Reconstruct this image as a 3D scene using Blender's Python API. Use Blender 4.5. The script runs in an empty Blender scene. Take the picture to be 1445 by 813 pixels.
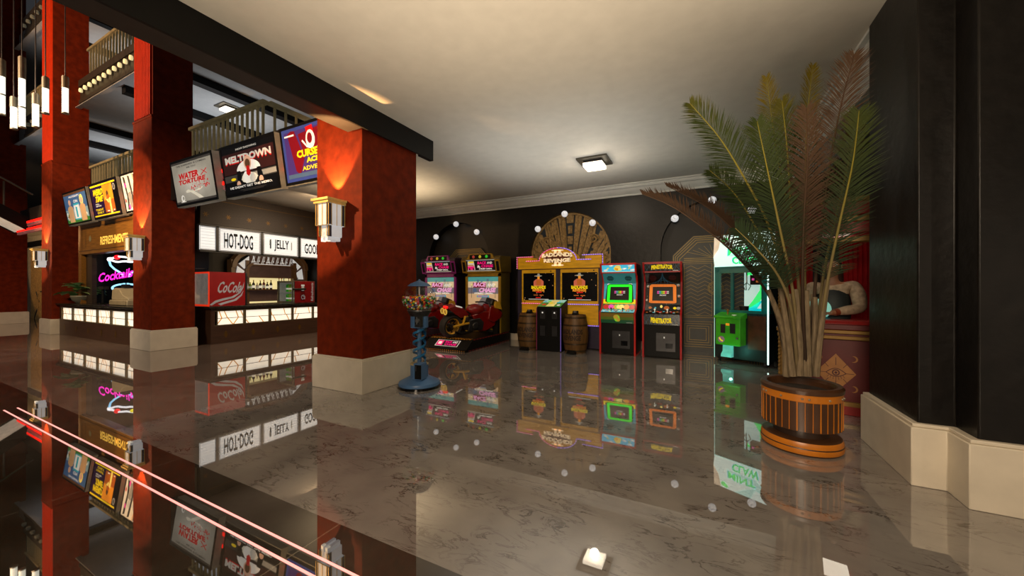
import bpy, bmesh, math, random
from mathutils import Vector, Matrix
R = math.radians
SC = bpy.context.scene
COL = SC.collection
random.seed(7)

# ------------------------------------------------------------------ materials
def lin(c):
    return tuple(((v/255)/12.92 if v/255 <= .04045 else (((v/255)+.055)/1.055)**2.4) for v in c)

MATS = {}
def mat(name, col, rough=.5, metal=0., emit=0., ecol=None, noise=.18, scale=6., bump=0., spec=.5, stretch=None, alpha=None, coat=0.):
    """procedural principled material: colour modulated by object-space noise"""
    if name in MATS: return MATS[name]
    m = bpy.data.materials.new(name); m.use_nodes = True
    nt = m.node_tree; N = nt.nodes; L = nt.links
    b = N['Principled BSDF']
    c = lin(col)
    b.inputs['Roughness'].default_value = rough
    b.inputs['Metallic'].default_value = metal
    b.inputs['Specular IOR Level'].default_value = spec
    b.inputs['Coat Weight'].default_value = coat
    tc = N.new('ShaderNodeTexCoord'); mp = N.new('ShaderNodeMapping')
    L.new(tc.outputs['Object'], mp.inputs['Vector'])
    if stretch: mp.inputs['Scale'].default_value = stretch
    no = N.new('ShaderNodeTexNoise'); no.inputs['Scale'].default_value = scale; no.inputs['Detail'].default_value = 5
    L.new(mp.outputs[0], no.inputs['Vector'])
    rp = N.new('ShaderNodeValToRGB')
    rp.color_ramp.elements[0].position = .3; rp.color_ramp.elements[1].position = .7
    rp.color_ramp.elements[0].color = tuple(v*(1-noise) for v in c)+(1,)
    rp.color_ramp.elements[1].color = tuple(min(1, v*(1+noise)) for v in c)+(1,)
    L.new(no.outputs['Fac'], rp.inputs[0]); L.new(rp.outputs[0], b.inputs['Base Color'])
    if emit:
        if ecol: b.inputs['Emission Color'].default_value = lin(ecol)+(1,)
        else: L.new(rp.outputs[0], b.inputs['Emission Color'])
        b.inputs['Emission Strength'].default_value = emit
    if bump:
        bp = N.new('ShaderNodeBump'); bp.inputs['Strength'].default_value = bump; bp.inputs['Distance'].default_value = .02
        L.new(no.outputs['Fac'], bp.inputs['Height']); L.new(bp.outputs[0], b.inputs['Normal'])
    if alpha is not None:
        b.inputs['Alpha'].default_value = alpha
    MATS[name] = m
    return m

def glow(name, col, s=1.0):
    return mat(name, col, rough=.4, emit=s, noise=.04)

def glass(name, col=(255,255,255), a=.12):
    if name in MATS: return MATS[name]
    m = bpy.data.materials.new(name); m.use_nodes = True
    nt = m.node_tree; N = nt.nodes; L = nt.links
    for n in list(N): N.remove(n)
    o = N.new('ShaderNodeOutputMaterial'); t = N.new('ShaderNodeBsdfTransparent'); g = N.new('ShaderNodeBsdfGlossy')
    g.inputs['Roughness'].default_value = .05
    t.inputs['Color'].default_value = lin(col)+(1,)
    fr = N.new('ShaderNodeLayerWeight'); fr.inputs['Blend'].default_value = .12
    no = N.new('ShaderNodeTexNoise'); no.inputs['Scale'].default_value = 3
    mu = N.new('ShaderNodeMath'); mu.operation = 'MULTIPLY_ADD'
    mu.inputs[1].default_value = a*.1; L.new(no.outputs['Fac'], mu.inputs[0]); L.new(fr.outputs['Facing'], mu.inputs[2])
    mx = N.new('ShaderNodeMixShader'); L.new(mu.outputs[0], mx.inputs[0]); L.new(t.outputs[0], mx.inputs[1]); L.new(g.outputs[0], mx.inputs[2])
    L.new(mx.outputs[0], o.inputs[0]); MATS[name] = m
    return m

def wood(name, col, rough=.4, axis=0, scale=3., emit=0.):
    st = [14, 14, 14]; st[axis] = .8
    return mat(name, col, rough=rough, noise=.35, scale=scale, stretch=st, emit=emit)

def floor_mat(name, c0, c1, vein, kind, refl):
    m = bpy.data.materials.new(name); m.use_nodes = True
    nt = m.node_tree; N = nt.nodes; L = nt.links
    for n in list(N): N.remove(n)
    o = N.new('ShaderNodeOutputMaterial'); d = N.new('ShaderNodeBsdfDiffuse'); g = N.new('ShaderNodeBsdfGlossy')
    tc = N.new('ShaderNodeTexCoord'); P = tc.outputs['Object']
    n1 = N.new('ShaderNodeTexNoise'); n1.inputs['Scale'].default_value = 2.6; n1.inputs['Detail'].default_value = 8
    L.new(P, n1.inputs['Vector'])
    r1 = N.new('ShaderNodeValToRGB'); r1.color_ramp.elements[0].position = .35; r1.color_ramp.elements[1].position = .68
    r1.color_ramp.elements[0].color = lin(c0)+(1,); r1.color_ramp.elements[1].color = lin(c1)+(1,)
    L.new(n1.outputs['Fac'], r1.inputs[0])
    mp = N.new('ShaderNodeMapping'); mp.inputs['Rotation'].default_value = (0, 0, R(-38)); mp.inputs['Scale'].default_value = (1.5, 4.2, 1)
    L.new(P, mp.inputs['Vector'])
    n2 = N.new('ShaderNodeTexNoise'); n2.inputs['Scale'].default_value = 2.2; n2.inputs['Detail'].default_value = 9; n2.inputs['Roughness'].default_value = .62
    n2.inputs['Distortion'].default_value = .7
    L.new(mp.outputs[0], n2.inputs['Vector'])
    r2 = N.new('ShaderNodeValToRGB')
    e = r2.color_ramp.elements
    e[0].position = .478; e[0].color = (0,0,0,1); e[1].position = .53; e[1].color = (0,0,0,1)
    k = e.new(.505); k.color = (1,1,1,1)
    L.new(n2.outputs['Fac'], r2.inputs[0])
    n3 = N.new('ShaderNodeTexNoise'); n3.inputs['Scale'].default_value = 3.; L.new(P, n3.inputs['Vector'])
    r3 = N.new('ShaderNodeValToRGB'); r3.color_ramp.elements[0].position = .42; r3.color_ramp.elements[1].position = .62
    L.new(n3.outputs['Fac'], r3.inputs[0])
    ml = N.new('ShaderNodeMath'); ml.operation = 'MULTIPLY'; L.new(r2.outputs[0], ml.inputs[0]); L.new(r3.outputs[0], ml.inputs[1])
    mx = N.new('ShaderNodeMixRGB'); mx.inputs[2].default_value = lin(vein)+(1,)
    L.new(ml.outputs[0], mx.inputs[0]); L.new(r1.outputs[0], mx.inputs[1])
    out = mx.outputs[0]
    if kind == 'tile':
        br = N.new('ShaderNodeTexBrick'); br.offset = 0; br.inputs['Scale'].default_value = 1
        br.inputs['Brick Width'].default_value = 1.9; br.inputs['Row Height'].default_value = 1.9
        br.inputs['Mortar Size'].default_value = .004; br.inputs['Mortar Smooth'].default_value = 0
        L.new(P, br.inputs['Vector'])
        m2 = N.new('ShaderNodeMixRGB'); m2.inputs[2].default_value = lin((120,112,98))+(1,)
        L.new(br.outputs['Fac'], m2.inputs[0]); L.new(out, m2.inputs[1]); out = m2.outputs[0]
    L.new(out, d.inputs['Color'])
    g.inputs['Roughness'].default_value = .015
    g.inputs['Color'].default_value = (1,1,1,1)
    fr = N.new('ShaderNodeFresnel'); fr.inputs['IOR'].default_value = 1.5
    ma = N.new('ShaderNodeMath'); ma.operation = 'MULTIPLY_ADD'; ma.inputs[1].default_value = .9; ma.inputs[2].default_value = refl
    ma.use_clamp = True
    L.new(fr.outputs[0], ma.inputs[0])
    ms = N.new('ShaderNodeMixShader'); L.new(ma.outputs[0], ms.inputs[0]); L.new(d.outputs[0], ms.inputs[1]); L.new(g.outputs[0], ms.inputs[2])
    L.new(ms.outputs[0], o.inputs[0])
    return m

# ------------------------------------------------------------------ geometry builder
def up_frame(d):
    d = Vector(d).normalized()
    a = Vector((0,0,1)) if abs(d.z) < .95 else Vector((1,0,0))
    u = d.cross(a).normalized(); v = u.cross(d).normalized()
    return u, v
TXT = {}
HEAVY = {'RACE','CHASE','BADLANDS','REVENGE','PENETRATOR','MELTDOWN','WATER','TORTURE','WEIRD','TIME','CURSE of T','ACE JON','STREET LEGAL'}
def text_data(t, bold=True):
    if t in TXT: return TXT[t]
    cu = bpy.data.curves.new('lettering', 'FONT'); cu.body = t; cu.resolution_u = 2; cu.offset = .05 if t in HEAVY else .022
    ob = bpy.data.objects.new('lettering', cu); COL.objects.link(ob)
    dg = bpy.context.evaluated_depsgraph_get(); dg.update()
    me = bpy.data.meshes.new_from_object(ob.evaluated_get(dg))
    vs = [v.co.copy() for v in me.vertices]; fs = [tuple(p.vertices) for p in me.polygons]
    bpy.data.objects.remove(ob); bpy.data.curves.remove(cu); bpy.data.meshes.remove(me)
    TXT[t] = (vs, fs)
    return TXT[t]

class G:
    def __init__(s, m=None):
        s.bm = bmesh.new(); s.mats = []; s.mi = 0; s.M = Matrix()
        s.O, s.U, s.V, s.N = Vector(), Vector((1,0,0)), Vector((0,0,1)), Vector((0,-1,0))
        if m: s.use(m)
    def use(s, m):
        if m not in s.mats: s.mats.append(m)
        s.mi = s.mats.index(m); return s
    def v(s, p): return s.bm.verts.new(s.M @ Vector(p))
    def fv(s, vs):
        try: f = s.bm.faces.new(vs)
        except ValueError: return None
        f.material_index = s.mi; return f
    def face(s, pts): return s.fv([s.v(p) for p in pts])
    def hexa(s, p):      # 8 points, bottom ring then top ring
        q = [s.v(a) for a in p]
        for i in ((3,2,1,0),(4,5,6,7),(0,1,5,4),(1,2,6,5),(2,3,7,6),(3,0,4,7)): s.fv([q[k] for k in i])
    def box(s, x0, x1, y0, y1, z0, z1):
        s.hexa([(x0,y0,z0),(x1,y0,z0),(x1,y1,z0),(x0,y1,z0),(x0,y0,z1),(x1,y0,z1),(x1,y1,z1),(x0,y1,z1)]); return s
    def prism(s, pts, ax, a0, a1):
        def P(p, a): return {'x':(a,p[0],p[1]),'y':(p[0],a,p[1]),'z':(p[0],p[1],a)}[ax]
        A = [s.v(P(p,a0)) for p in pts]; B = [s.v(P(p,a1)) for p in pts]; n = len(pts)
        s.fv(A[::-1]); s.fv(B)
        for i in range(n): s.fv([A[i],A[(i+1)%n],B[(i+1)%n],B[i]])
        return s
    def cyl(s, p0, p1, r0, r1=None, n=16, cap=True):
        return s.tube([p0,p1], [r0, r0 if r1 is None else r1], n, cap)
    def tube(s, pts, r, n=8, cap=True):
        pts = [Vector(p) for p in pts]
        rs = r if isinstance(r, (list,tuple)) else [r]*len(pts)
        rings = []; pu = None
        for i, p in enumerate(pts):
            d = (pts[min(i+1,len(pts)-1)]-pts[max(i-1,0)])
            if d.length < 1e-9: d = Vector((0,0,1))
            d.normalize()
            if pu is None: u, w = up_frame(d)
            else:
                u = pu-d*pu.dot(d)
                if u.length < 1e-6: u, w = up_frame(d)
                u.normalize(); w = d.cross(u)*-1
            pu = u
            rings.append([s.v(p+(u*math.cos(2*math.pi*k/n)+w*math.sin(2*math.pi*k/n))*rs[i]) for k in range(n)])
        for a, b in zip(rings, rings[1:]):
            for k in range(n): s.fv([a[k],a[(k+1)%n],b[(k+1)%n],b[k]])
        if cap: s.fv(rings[0][::-1]); s.fv(rings[-1])
        return s
    def lathe(s, prof, c=(0,0,0), n=32, cap=True):
        rings = [[s.v((c[0]+r*math.cos(2*math.pi*k/n), c[1]+r*math.sin(2*math.pi*k/n), c[2]+z)) for k in range(n)] for r, z in prof]
        for a, b in zip(rings, rings[1:]):
            for k in range(n): s.fv([a[k],a[(k+1)%n],b[(k+1)%n],b[k]])
        if cap: s.fv(rings[0][::-1]); s.fv(rings[-1])
        return s
    def sph(s, c, r, n=12, sc=(1,1,1), m=8):
        c = Vector(c); rings = []
        for i in range(1, m):
            a = math.pi*i/m
            rings.append([s.v(c+Vector((r*sc[0]*math.sin(a)*math.cos(2*math.pi*k/n), r*sc[1]*math.sin(a)*math.sin(2*math.pi*k/n), r*sc[2]*math.cos(a)))) for k in range(n)])
        t = s.v(c+Vector((0,0,r*sc[2]))); b = s.v(c-Vector((0,0,r*sc[2])))
        for k in range(n): s.fv([t, rings[0][k], rings[0][(k+1)%n]]); s.fv([b, rings[-1][(k+1)%n], rings[-1][k]])
        for p, q in zip(rings, rings[1:]):
            for k in range(n): s.fv([p[k],q[k],q[(k+1)%n],p[(k+1)%n]])
        return s
    # flat artwork on a face: frame of origin O, unit vectors U (right) V (up), size w x h
    def frame(s, O, w, h, U=(1,0,0), V=(0,0,1)):
        s.O, s.U, s.V = Vector(O), Vector(U).normalized(), Vector(V).normalized(); s.N = s.U.cross(s.V)
        s.w, s.h = w, h; return s
    def A(s, u, v, k): return s.O+s.U*(u*s.w)+s.V*(v*s.h)+s.N*(.0015*k)
    def poly(s, pts, m, k=1): s.use(m); s.face([s.A(u,v,k) for u, v in pts]); return s
    def rect(s, u0, u1, v0, v1, m, k=1): return s.poly([(u0,v0),(u1,v0),(u1,v1),(u0,v1)], m, k)
    def disc(s, u, v, ru, m, k=1, rv=None, n=16, a0=0, a1=360):
        rv = rv if rv is not None else ru*s.w/s.h
        full = a1-a0 >= 360; c = n if full else n+1
        return s.poly([(u+ru*math.cos(R(a0+(a1-a0)*i/n)), v+rv*math.sin(R(a0+(a1-a0)*i/n))) for i in range(c)], m, k)
    def line(s, pts, wd, m, k=1):
        s.use(m)
        for (a, b), (c, d) in zip(pts, pts[1:]):
            p = s.A(a,b,k); q = s.A(c,d,k); t = (q-p)
            if t.length < 1e-9: continue
            t.normalize(); o = s.N.cross(t)*wd/2; e = t*wd*.35
            s.face([p-o-e, q-o+e, q+o+e, p+o-e])
        return s
    def cline(s, p, q, wd, m, k=1):      # a line clipped to the unit square of the frame
        (x0,y0),(x1,y1) = p, q; a, b = 0., 1.
        for o, d in ((x0,x1-x0),(y0,y1-y0)):
            if abs(d) < 1e-9:
                if o < 0 or o > 1: return s
                continue
            u, v = sorted(((0-o)/d, (1-o)/d)); a = max(a, u); b = min(b, v)
        if b-a < .02: return s
        return s.line([(x0+(x1-x0)*a, y0+(y1-y0)*a), (x0+(x1-x0)*b, y0+(y1-y0)*b)], wd, m, k)
    def text(s, t, u0, u1, v0, v1, m, k=2, slant=0., arc=0.):
        vs, fs = text_data(t)
        if not vs: return s
        x0 = min(v.x for v in vs); x1 = max(v.x for v in vs); y0 = min(v.y for v in vs); y1 = max(v.y for v in vs)
        s.use(m); new = []
        for v in vs:
            a = (v.x-x0)/(x1-x0); b = (v.y-y0)/(y1-y0)
            new.append(s.v(s.A(u0+a*(u1-u0)+b*slant, v0+b*(v1-v0)+arc*(1-(2*a-1)**2), k)))
        for f in fs: s.fv([new[i] for i in f])
        return s
    def build(s, name, parent=None, bev=0., sharp=35, recalc=True):
        if recalc: bmesh.ops.recalc_face_normals(s.bm, faces=s.bm.faces[:])
        me = bpy.data.meshes.new(name); s.bm.to_mesh(me); s.bm.free()
        for m in s.mats: me.materials.append(m)
        me.shade_smooth(); me.set_sharp_from_angle(angle=R(sharp))
        o = bpy.data.objects.new(name, me); COL.objects.link(o)
        if parent: o.parent = parent
        if bev:
            b = o.modifiers.new('bevel', 'BEVEL'); b.width = bev; b.segments = 2; b.limit_method = 'ANGLE'
        return o

def thing(name, label, cat, loc=(0,0,0), rot=0, group=None):
    o = bpy.data.objects.new(name, None); COL.objects.link(o); o.empty_display_size = .1
    o.location = loc; o.rotation_euler = (0,0,R(rot)); o['label'] = label; o['category'] = cat
    if group: o['group'] = group
    return o
def tag(o, label, cat, group=None, kind=None):
    o['label'] = label; o['category'] = cat
    if group: o['group'] = group
    if kind: o['kind'] = kind
    return o
def struct(o, label=None, cat=None):
    o['kind'] = 'structure'
    if label: o['label'] = label
    if cat: o['category'] = cat
    return o
def dup(r, loc=None, rot=None, label=None, parent=None):
    c = r.copy(); COL.objects.link(c)
    if parent: c.parent = parent
    if loc is not None: c.location = loc
    if rot is not None: c.rotation_euler = (0,0,R(rot))
    if label: c['label'] = label
    for ch in list(r.children): dup(ch, parent=c)
    return c

# ------------------------------------------------------------------ palette
BLK = mat('black_paint', (9,9,9), .5, spec=.2)
BLKG = mat('black_gloss', (10,10,11), .15)
DKBR = mat('dark_brown_wall', (15,12,10), .4, noise=.45, scale=9, bump=.25, spec=.3)
DKW = mat('dark_back_wall', (11,10,9), .5, noise=.4, scale=5)
FASC = mat('black_fascia', (14,13,12), .5, spec=.2)
CEIL = mat('ceiling_plaster', (200,196,186), .8, noise=.04)
CORN = mat('cornice_plaster', (205,208,206), .6, noise=.05)
PLIN = mat('plinth_stone', (214,204,186), .5, noise=.06)
RED = mat('red_pillar_plaster', (104,32,6), .7, noise=.3, scale=7, bump=.15, spec=.12)
REDL = mat('red_fluting', (196,50,6), .5, noise=.12, spec=.2)
OLV = mat('olive_rail', (126,114,80), .5, emit=.14)  # faint glow stands in for light on the railings
GREYM = mat('grey_metal', (92,88,78), .4, metal=.5)
STEEL = mat('steel', (150,150,150), .3, metal=.8)
DKST = mat('dark_steel', (60,60,62), .35, metal=.6)
GOLD = mat('gold', (190,150,60), .35, metal=.5, noise=.25)
GOLDD = mat('old_gold', (150,120,72), .55, emit=.05, metal=.15, noise=.45, scale=18, bump=.5)  # slight glow in the gold replaces light on the carving
NAVY = mat('navy_relief', (30,42,52), .6, noise=.4)
WALN = wood('walnut', (66,42,28), .4)
WALNY = wood('walnut_side', (66,42,28), .4, 1)
OAK = wood('oak_panel', (128,88,34), .4)
DKOAK = wood('dark_wood', (46,33,20), .5, 1)
GRAN = mat('dark_granite', (40,38,32), .2, noise=.8, scale=60)
WHITE = mat('white_paint', (225,222,214), .5, noise=.03)
AMB = mat('amber_lead', (186,128,44), .4, emit=.75)
LITW = glow('lit_opal_panel', (250,240,220), .9)
# ================================================================== THE SETTING
MARB = floor_mat('marble_floor', (130,124,120), (150,144,138), (74,64,58), 'marble', .17)
TILE = floor_mat('dark_tile_floor', (58,52,44), (72,65,56), (40,36,30), 'tile', .20)
TILB = floor_mat('brown_tile_floor', (124,106,94), (142,124,112), (80,68,58), 'tile', .16)
g = G(TILE); g.box(-70, 12, -14, 1.5, -.1, 0)
g.use(MARB); g.box(-5.16, 12, 1.5, 9.6, -.1, 0)
g.use(TILB); g.box(-70, -5.16, 1.5, 9.6, -.1, 0)
struct(g.build('floor'), 'polished floor, pale veined marble meeting dark reflective tiles', 'floor')

g = G(CEIL); g.box(-3.95, 12, -9, 9.6, 3.8, 4.2)
g.box(-70, -3.95, 4.16, 9.6, 3.8, 4.2)
struct(g.build('ceiling'), 'low plaster ceiling over the arcade', 'ceiling')

# back wall with three round-topped niches that reach the floor
NX = (-6.32, -2.93, .30); NR = 1.06; NZ = 2.26
def wallpoly():
    p = [(-16, 0)]
    for c in NX:
        p.append((c-NR, 0))
        for i in range(25):
            a = math.pi*(1-i/24); p.append((c+NR*math.cos(a), NZ+NR*math.sin(a)))
        p.append((c+NR, 0))
    p += [(2.12, 0), (2.12, 3.8), (-16, 3.8)]
    return p
g = G(DKBR); g.prism(wallpoly(), 'y', 9.0, 9.22)
g.use(DKW); g.box(-16, 2.12, 9.22, 9.4, 0, 3.8)
struct(g.build('wall_back'), 'dark brown wall with three round-topped niches', 'wall')
g = G(DKBR); g.box(2.12, 2.4, 4.5, 9.22, 0, 3.8)
struct(g.build('wall_side'), 'dark wall behind the fortune booth', 'wall')
# the dark stepped pier on the right
g = G(DKBR); g.prism([(1.40,4.5),(1.40,3.66),(1.59,3.66),(1.59,3.43),(7,3.43),(7,4.5)], 'z', 0, 3.8)
struct(g.build('wall_right', bev=.01), 'dark brown stepped wall on the right', 'wall')
g = G(PLIN); pp = [(1.35,4.53),(1.35,3.615),(1.53,3.615),(1.53,3.385),(7,3.385),(7,4.53)]
g.prism(pp, 'z', 0, .415)
pq = [(x+.012, y+.012) for x, y in pp]; g.prism([(1.362,4.52),(1.362,3.627),(1.542,3.627),(1.542,3.397),(7,3.397),(7,4.52)], 'z', .415, .44)
struct(g.build('baseboard_right', bev=.006), 'tall cream plinth stepping along the right wall', 'baseboard')
# baseboard pieces of the back wall between the niches
g = G(PLIN)
for a, b in ((-10.7,NX[0]-NR),(NX[0]+NR,NX[1]-NR),(NX[1]+NR,NX[2]-NR),(NX[2]+NR,2.12)): g.box(a, b, 8.95, 9.0, 0, .17)
struct(g.build('baseboard_back'), 'low cream baseboard along the back wall', 'baseboard')
# cornices
def cove(y0):
    return [(y0,3.56),(y0-.03,3.56),(y0-.03,3.60),(y0-.07,3.62),(y0-.13,3.68),(y0-.15,3.71),(y0-.20,3.71),(y0-.22,3.74),(y0-.22,3.77),(y0-.27,3.77),(y0-.27,3.8),(y0,3.8)]
g = G(CORN); g.prism(cove(9.0), 'x', -10.7, 2.12)
struct(g.build('trim_1', sharp=20), 'stepped pale cornice along the back wall', 'cornice')
g = G(CORN); pr = [(2.12-(9.0-y)-.44*(1 if y < 9.0 else 0), z) for y, z in cove(9.0)]
g.prism(pr, 'y', 4.5, 8.75)
struct(g.build('trim_2', sharp=20), 'stepped pale cornice along the right side', 'cornice')
# black edge beam of the low ceiling
BEAM = mat('beam_underside', (32,27,23), .5, noise=.3)
g = G(FASC); g.box(-3.90, -3.87, -9, 4.83, 3.48, 3.8); g.box(-3.95, -3.90, 4.55, 4.83, 3.48, 3.8)
g.use(BEAM); g.box(-4.17, -3.901, -9, 3.42, 3.48, 5.6)
struct(g.build('trim_3'), 'black beam edging the low ceiling', 'beam')
# far left wall with another carved gold panel
g = G(mat('pale_wall', (150,148,140), .7)); g.box(-40, -23.0, 5.36, 5.6, 0, 3.8)
g.use(BLK); g.box(-40, -23, 5.33, 5.36, 3.30, 3.56)
struct(g.build('wall_left'), 'pale wall far on the left behind the pillars', 'wall')
def carved(g, w, h, seed, round_top=False):
    rnd = random.Random(seed)
    for i in range(70):
        x = rnd.uniform(-w/2+.1, w/2-.1); z = rnd.uniform(.1, h-.2); a = rnd.choice((0, 45, -45, 90))
        l = rnd.uniform(.2, .7); wd = rnd.uniform(.03, .12)
        ca, sa = math.cos(R(a)), math.sin(R(a)); d = rnd.uniform(.02, .05)
        P = [(x+ca*u-sa*v, z+sa*u+ca*v) for u, v in ((-l/2,-wd/2),(l/2,-wd/2),(l/2,wd/2),(-l/2,wd/2))]
        P = [(max(-w/2,min(w/2,p)), max(0,min(h,q))) for p, q in P]
        g.use(NAVY if rnd.random() < .15 else GOLDD); g.prism(P, 'y', -d, 0)
t = thing('carved_wall_panel', 'gold carved panel with navy patches at far left between two red pillars', 'wall panel', (-26.4, 5.36, 0))
g = G(GOLDD); g.box(-1.4, 1.4, -.03, 0, 0, 3.2); g.build('backing', t)
g = G(); carved(g, 2.8, 3.2, 3); g.M = Matrix.Translation((0,-.03,0)); g.build('carving', t)

# upper levels beyond the pillars: slabs, ceilings and fascias
SLAB = mat('mezzanine_soffit', (150,152,152), .8, noise=.05)
LB = mat('level_fascia', (44,38,28), .5, noise=.2)
k = 10
for z in (7.04, 10.8):
    g = G(SLAB); g.box(-60, -4.2, 4.32, 9.6, z+.06, z+.6); g.box(-60, -4.2, 4.2, 4.32, z, z+.02)
    g.use(BLK)
    for x in (-21.2, -18.9, -14.6, -12.2, -8.2, -6.0): g.box(x, x+.26, 4.4, 9.6, z-.14, z+.06)
    struct(g.build('ceiling'), 'grey soffit of an upper gallery with black beams', 'ceiling')
    g = G(LB)
    for a, b in ((-29,-24.97),(-24.0+.0,-18.32),(-16.98,-11.74),(-10.76,-4.93)):
        if a == -24.0: a = -22.6
        g.box(a, b, 4.2, 4.32, z+.02, z+.72); g.box(a, b, 4.16, 4.2, z+.52, z+.72); g.box(a, b, 4.17, 4.2, z+.02, z+.12)
    struct(g.build('trim_%d' % k), 'dark wooden gallery fascia between pillars', 'fascia'); k += 1
g = G(mat('upper_wall', (96,98,98), .8)); g.box(-60, -4.2, 9.45, 9.6, 4.2, 14)
struct(g.build('wall_upper'), 'grey back wall of the upper galleries', 'wall')
g = G(mat('atrium_end_wall', (52,50,48), .8)); g.box(-60.2, -60, -14, 9.6, 0, 16)
struct(g.build('wall_far'), 'dark end wall of the atrium', 'wall')
# level-two fascia with two red neon tubes
NEON = glow('red_neon', (255,24,14), 1.6)
PINK = mat('pinkish_metal', (190,120,122), .3, metal=.4, emit=.12)
g = G(mat('neon_fascia', (46,42,38), .5))
segs = ((-22.4,-18.34),(-17.33,-11.76),(-10.76,-4.93))
for a, b in segs:
    g.box(a, b, 4.05, 4.16, 3.40, 4.24)
struct(g.build('trim_4'), 'dark fascia of the first gallery', 'fascia')
for a, b in segs:
    for z in (3.47, 3.72):
        lab = 'red-topped neon tube, %s of the pair on the gallery edge %s' % ('lower' if z < 3.6 else 'upper', {-22.4:'by the stairs', -17.33:'behind the blue poster', -10.76:'behind the black poster'}[a])
        x0 = a+(.9 if z > 3.6 and a < -20 else 0) if a < -20 else {-17.33:-16.6,-10.76:-9.95}[a]
        t = thing('neon_tube', lab, 'neon light', (x0, 4.0, z), 0, 'red neon tubes along the gallery edge')
        g = G(NEON); g.box(0, b-x0, -.03, .05, -.03, .04); g.build('tube', t)
        g = G(PINK); g.box(0, b-x0, -.02, .05, -.12, -.03); g.build('reflector', t)

# ------------------------------------------------------------------ red pillars
def pillar(xr, yf, label, w=.95, yb=4.52):
    t = thing('red_pillar', label, 'pillar', (xr, yf, 0), 0, 'red pillars of the atrium')
    d = yb-yf
    g = G(RED); g.box(-w, 0, 0, d, .44, 5.25); g.build('shaft', t, bev=.008)
    g = G(PLIN); g.box(-w-.05, .04, -.04, d+.04, 0, .435); g.box(-w-.035, .028, -.028, d+.03, .435, .46); g.build('plinth', t, bev=.006)
    g = G(RED); g.box(-w+.03, -.03, .03, d-.03, 5.25, 15); g.box(-w-.01, .01, -.01, d+.01, 5.2, 5.25); g.build('upper_shaft', t)
    g = G(REDL); n = 11
    for i in range(n):
        x = -w+.06+(w-.12)*(i+.5)/n; r = (w-.12)/n*.46
        g.prism([(x-r, .03), (x-r*.6, -.005), (x+r*.6, -.005), (x+r, .03)], 'z', 5.27, 15)
    g.build('fluting', t)
    return t
PIL = [(-3.955, 3.47, 'nearest red pillar, beside the blue gumball machine', .91),
       (-10.80, 3.73, 'red pillar between the refreshment counter and the hot-dog counter', .95),
       (-17.36, 3.72, 'red pillar left of the refreshment counter, fluted strip glowing orange', .95),
       (-24.0, 3.70, 'farthest red pillar, at the left edge beneath the stairs', .95)]
for p in PIL: pillar(*p)

# ------------------------------------------------------------------ crystal sconces
SCG = glow('sconce_glass', (206,206,206), .5); SCD = mat('sconce_smoked', (60,62,66), .2, emit=.12)
SCB = glow('sconce_lit_tip', (255,246,224), .9)
GOLDL = mat('sconce_brass', (214,178,100), .35, metal=.3, emit=.14)
def sconce(x, yf, z, label):
    t = thing('wall_sconce', label, 'wall lamp', (x, yf, z), 0, 'stepped glass sconces on the red pillars')
    g = G(GOLDL); g.box(-.19, .19, -.34, 0, .53, .56); g.box(-.165, .165, -.315, 0, .495, .53); g.build('cap', t)
    g = G(SCG); g.box(-.135, .135, -.28, -.01, .2, .495); g.box(-.10, .10, -.24, -.02, .06, .2); g.build('glass_shade', t)
    g = G(SCG)
    for s in (-1, 1):
        for a, b, zz in ((.02,.075,.0),(.075,.105,.05)):
            x0, x1 = sorted((s*a, s*b)); g.box(x0, x1, -.25, -.03, zz, .12)
    g.use(SCB)
    for s in (-1, 1):
        x0, x1 = sorted((s*.03, s*.07)); g.box(x0, x1, -.255, -.2, -.015, .03)
    g.build('glass_drop', t)
    for s in (-1, 1):
        for ya, yb in ((-.285,-.235),(-.06,-.005)):
            g = G(SCD); x0, x1 = sorted((s*.10, s*.146)); g.box(x0, x1, ya, yb, .21, .49); g.build('smoked_strip', t)
        g = G(SCD); x0, x1 = sorted((s*.075, s*.11)); g.box(x0, x1, -.255, -.21, .05, .21); g.build('smoked_strip', t)
    g = G(GOLDL)
    for x0 in (-.143,-.098,0,.098,.143): g.box(x0-.0035, x0+.0035, -.291, -.284, .2, .495)
    for y0 in (-.288,-.236,-.147,-.06,-.006):
        for s in (-1, 1): x0, x1 = sorted((s*.143, s*.149)); g.box(x0, x1, y0-.0035, y0+.0035, .2, .495)
    for s in (-1, 1):
        for z0, z1, a in ((.06,.2,.112),(.06,.2,.06)): g.box(s*a-.003, s*a+.003, -.262, -.255, z0, z1)
        g.box(-.14, .14, -.291, -.284, .195, .203)
    g.build('brass_leading', t)
    t.scale = (.87,.87,.98)
    return t
for (xr, yf, lb, w), lab in zip(PIL, ('glass and brass sconce on the nearest red pillar', 'glass and brass sconce on the pillar between the two counters',
        'glass and brass sconce on the pillar left of the refreshment counter', 'glass and brass sconce on the farthest red pillar at the left edge')):
    sconce(xr-w/2, yf, 2.03, lab)

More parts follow.
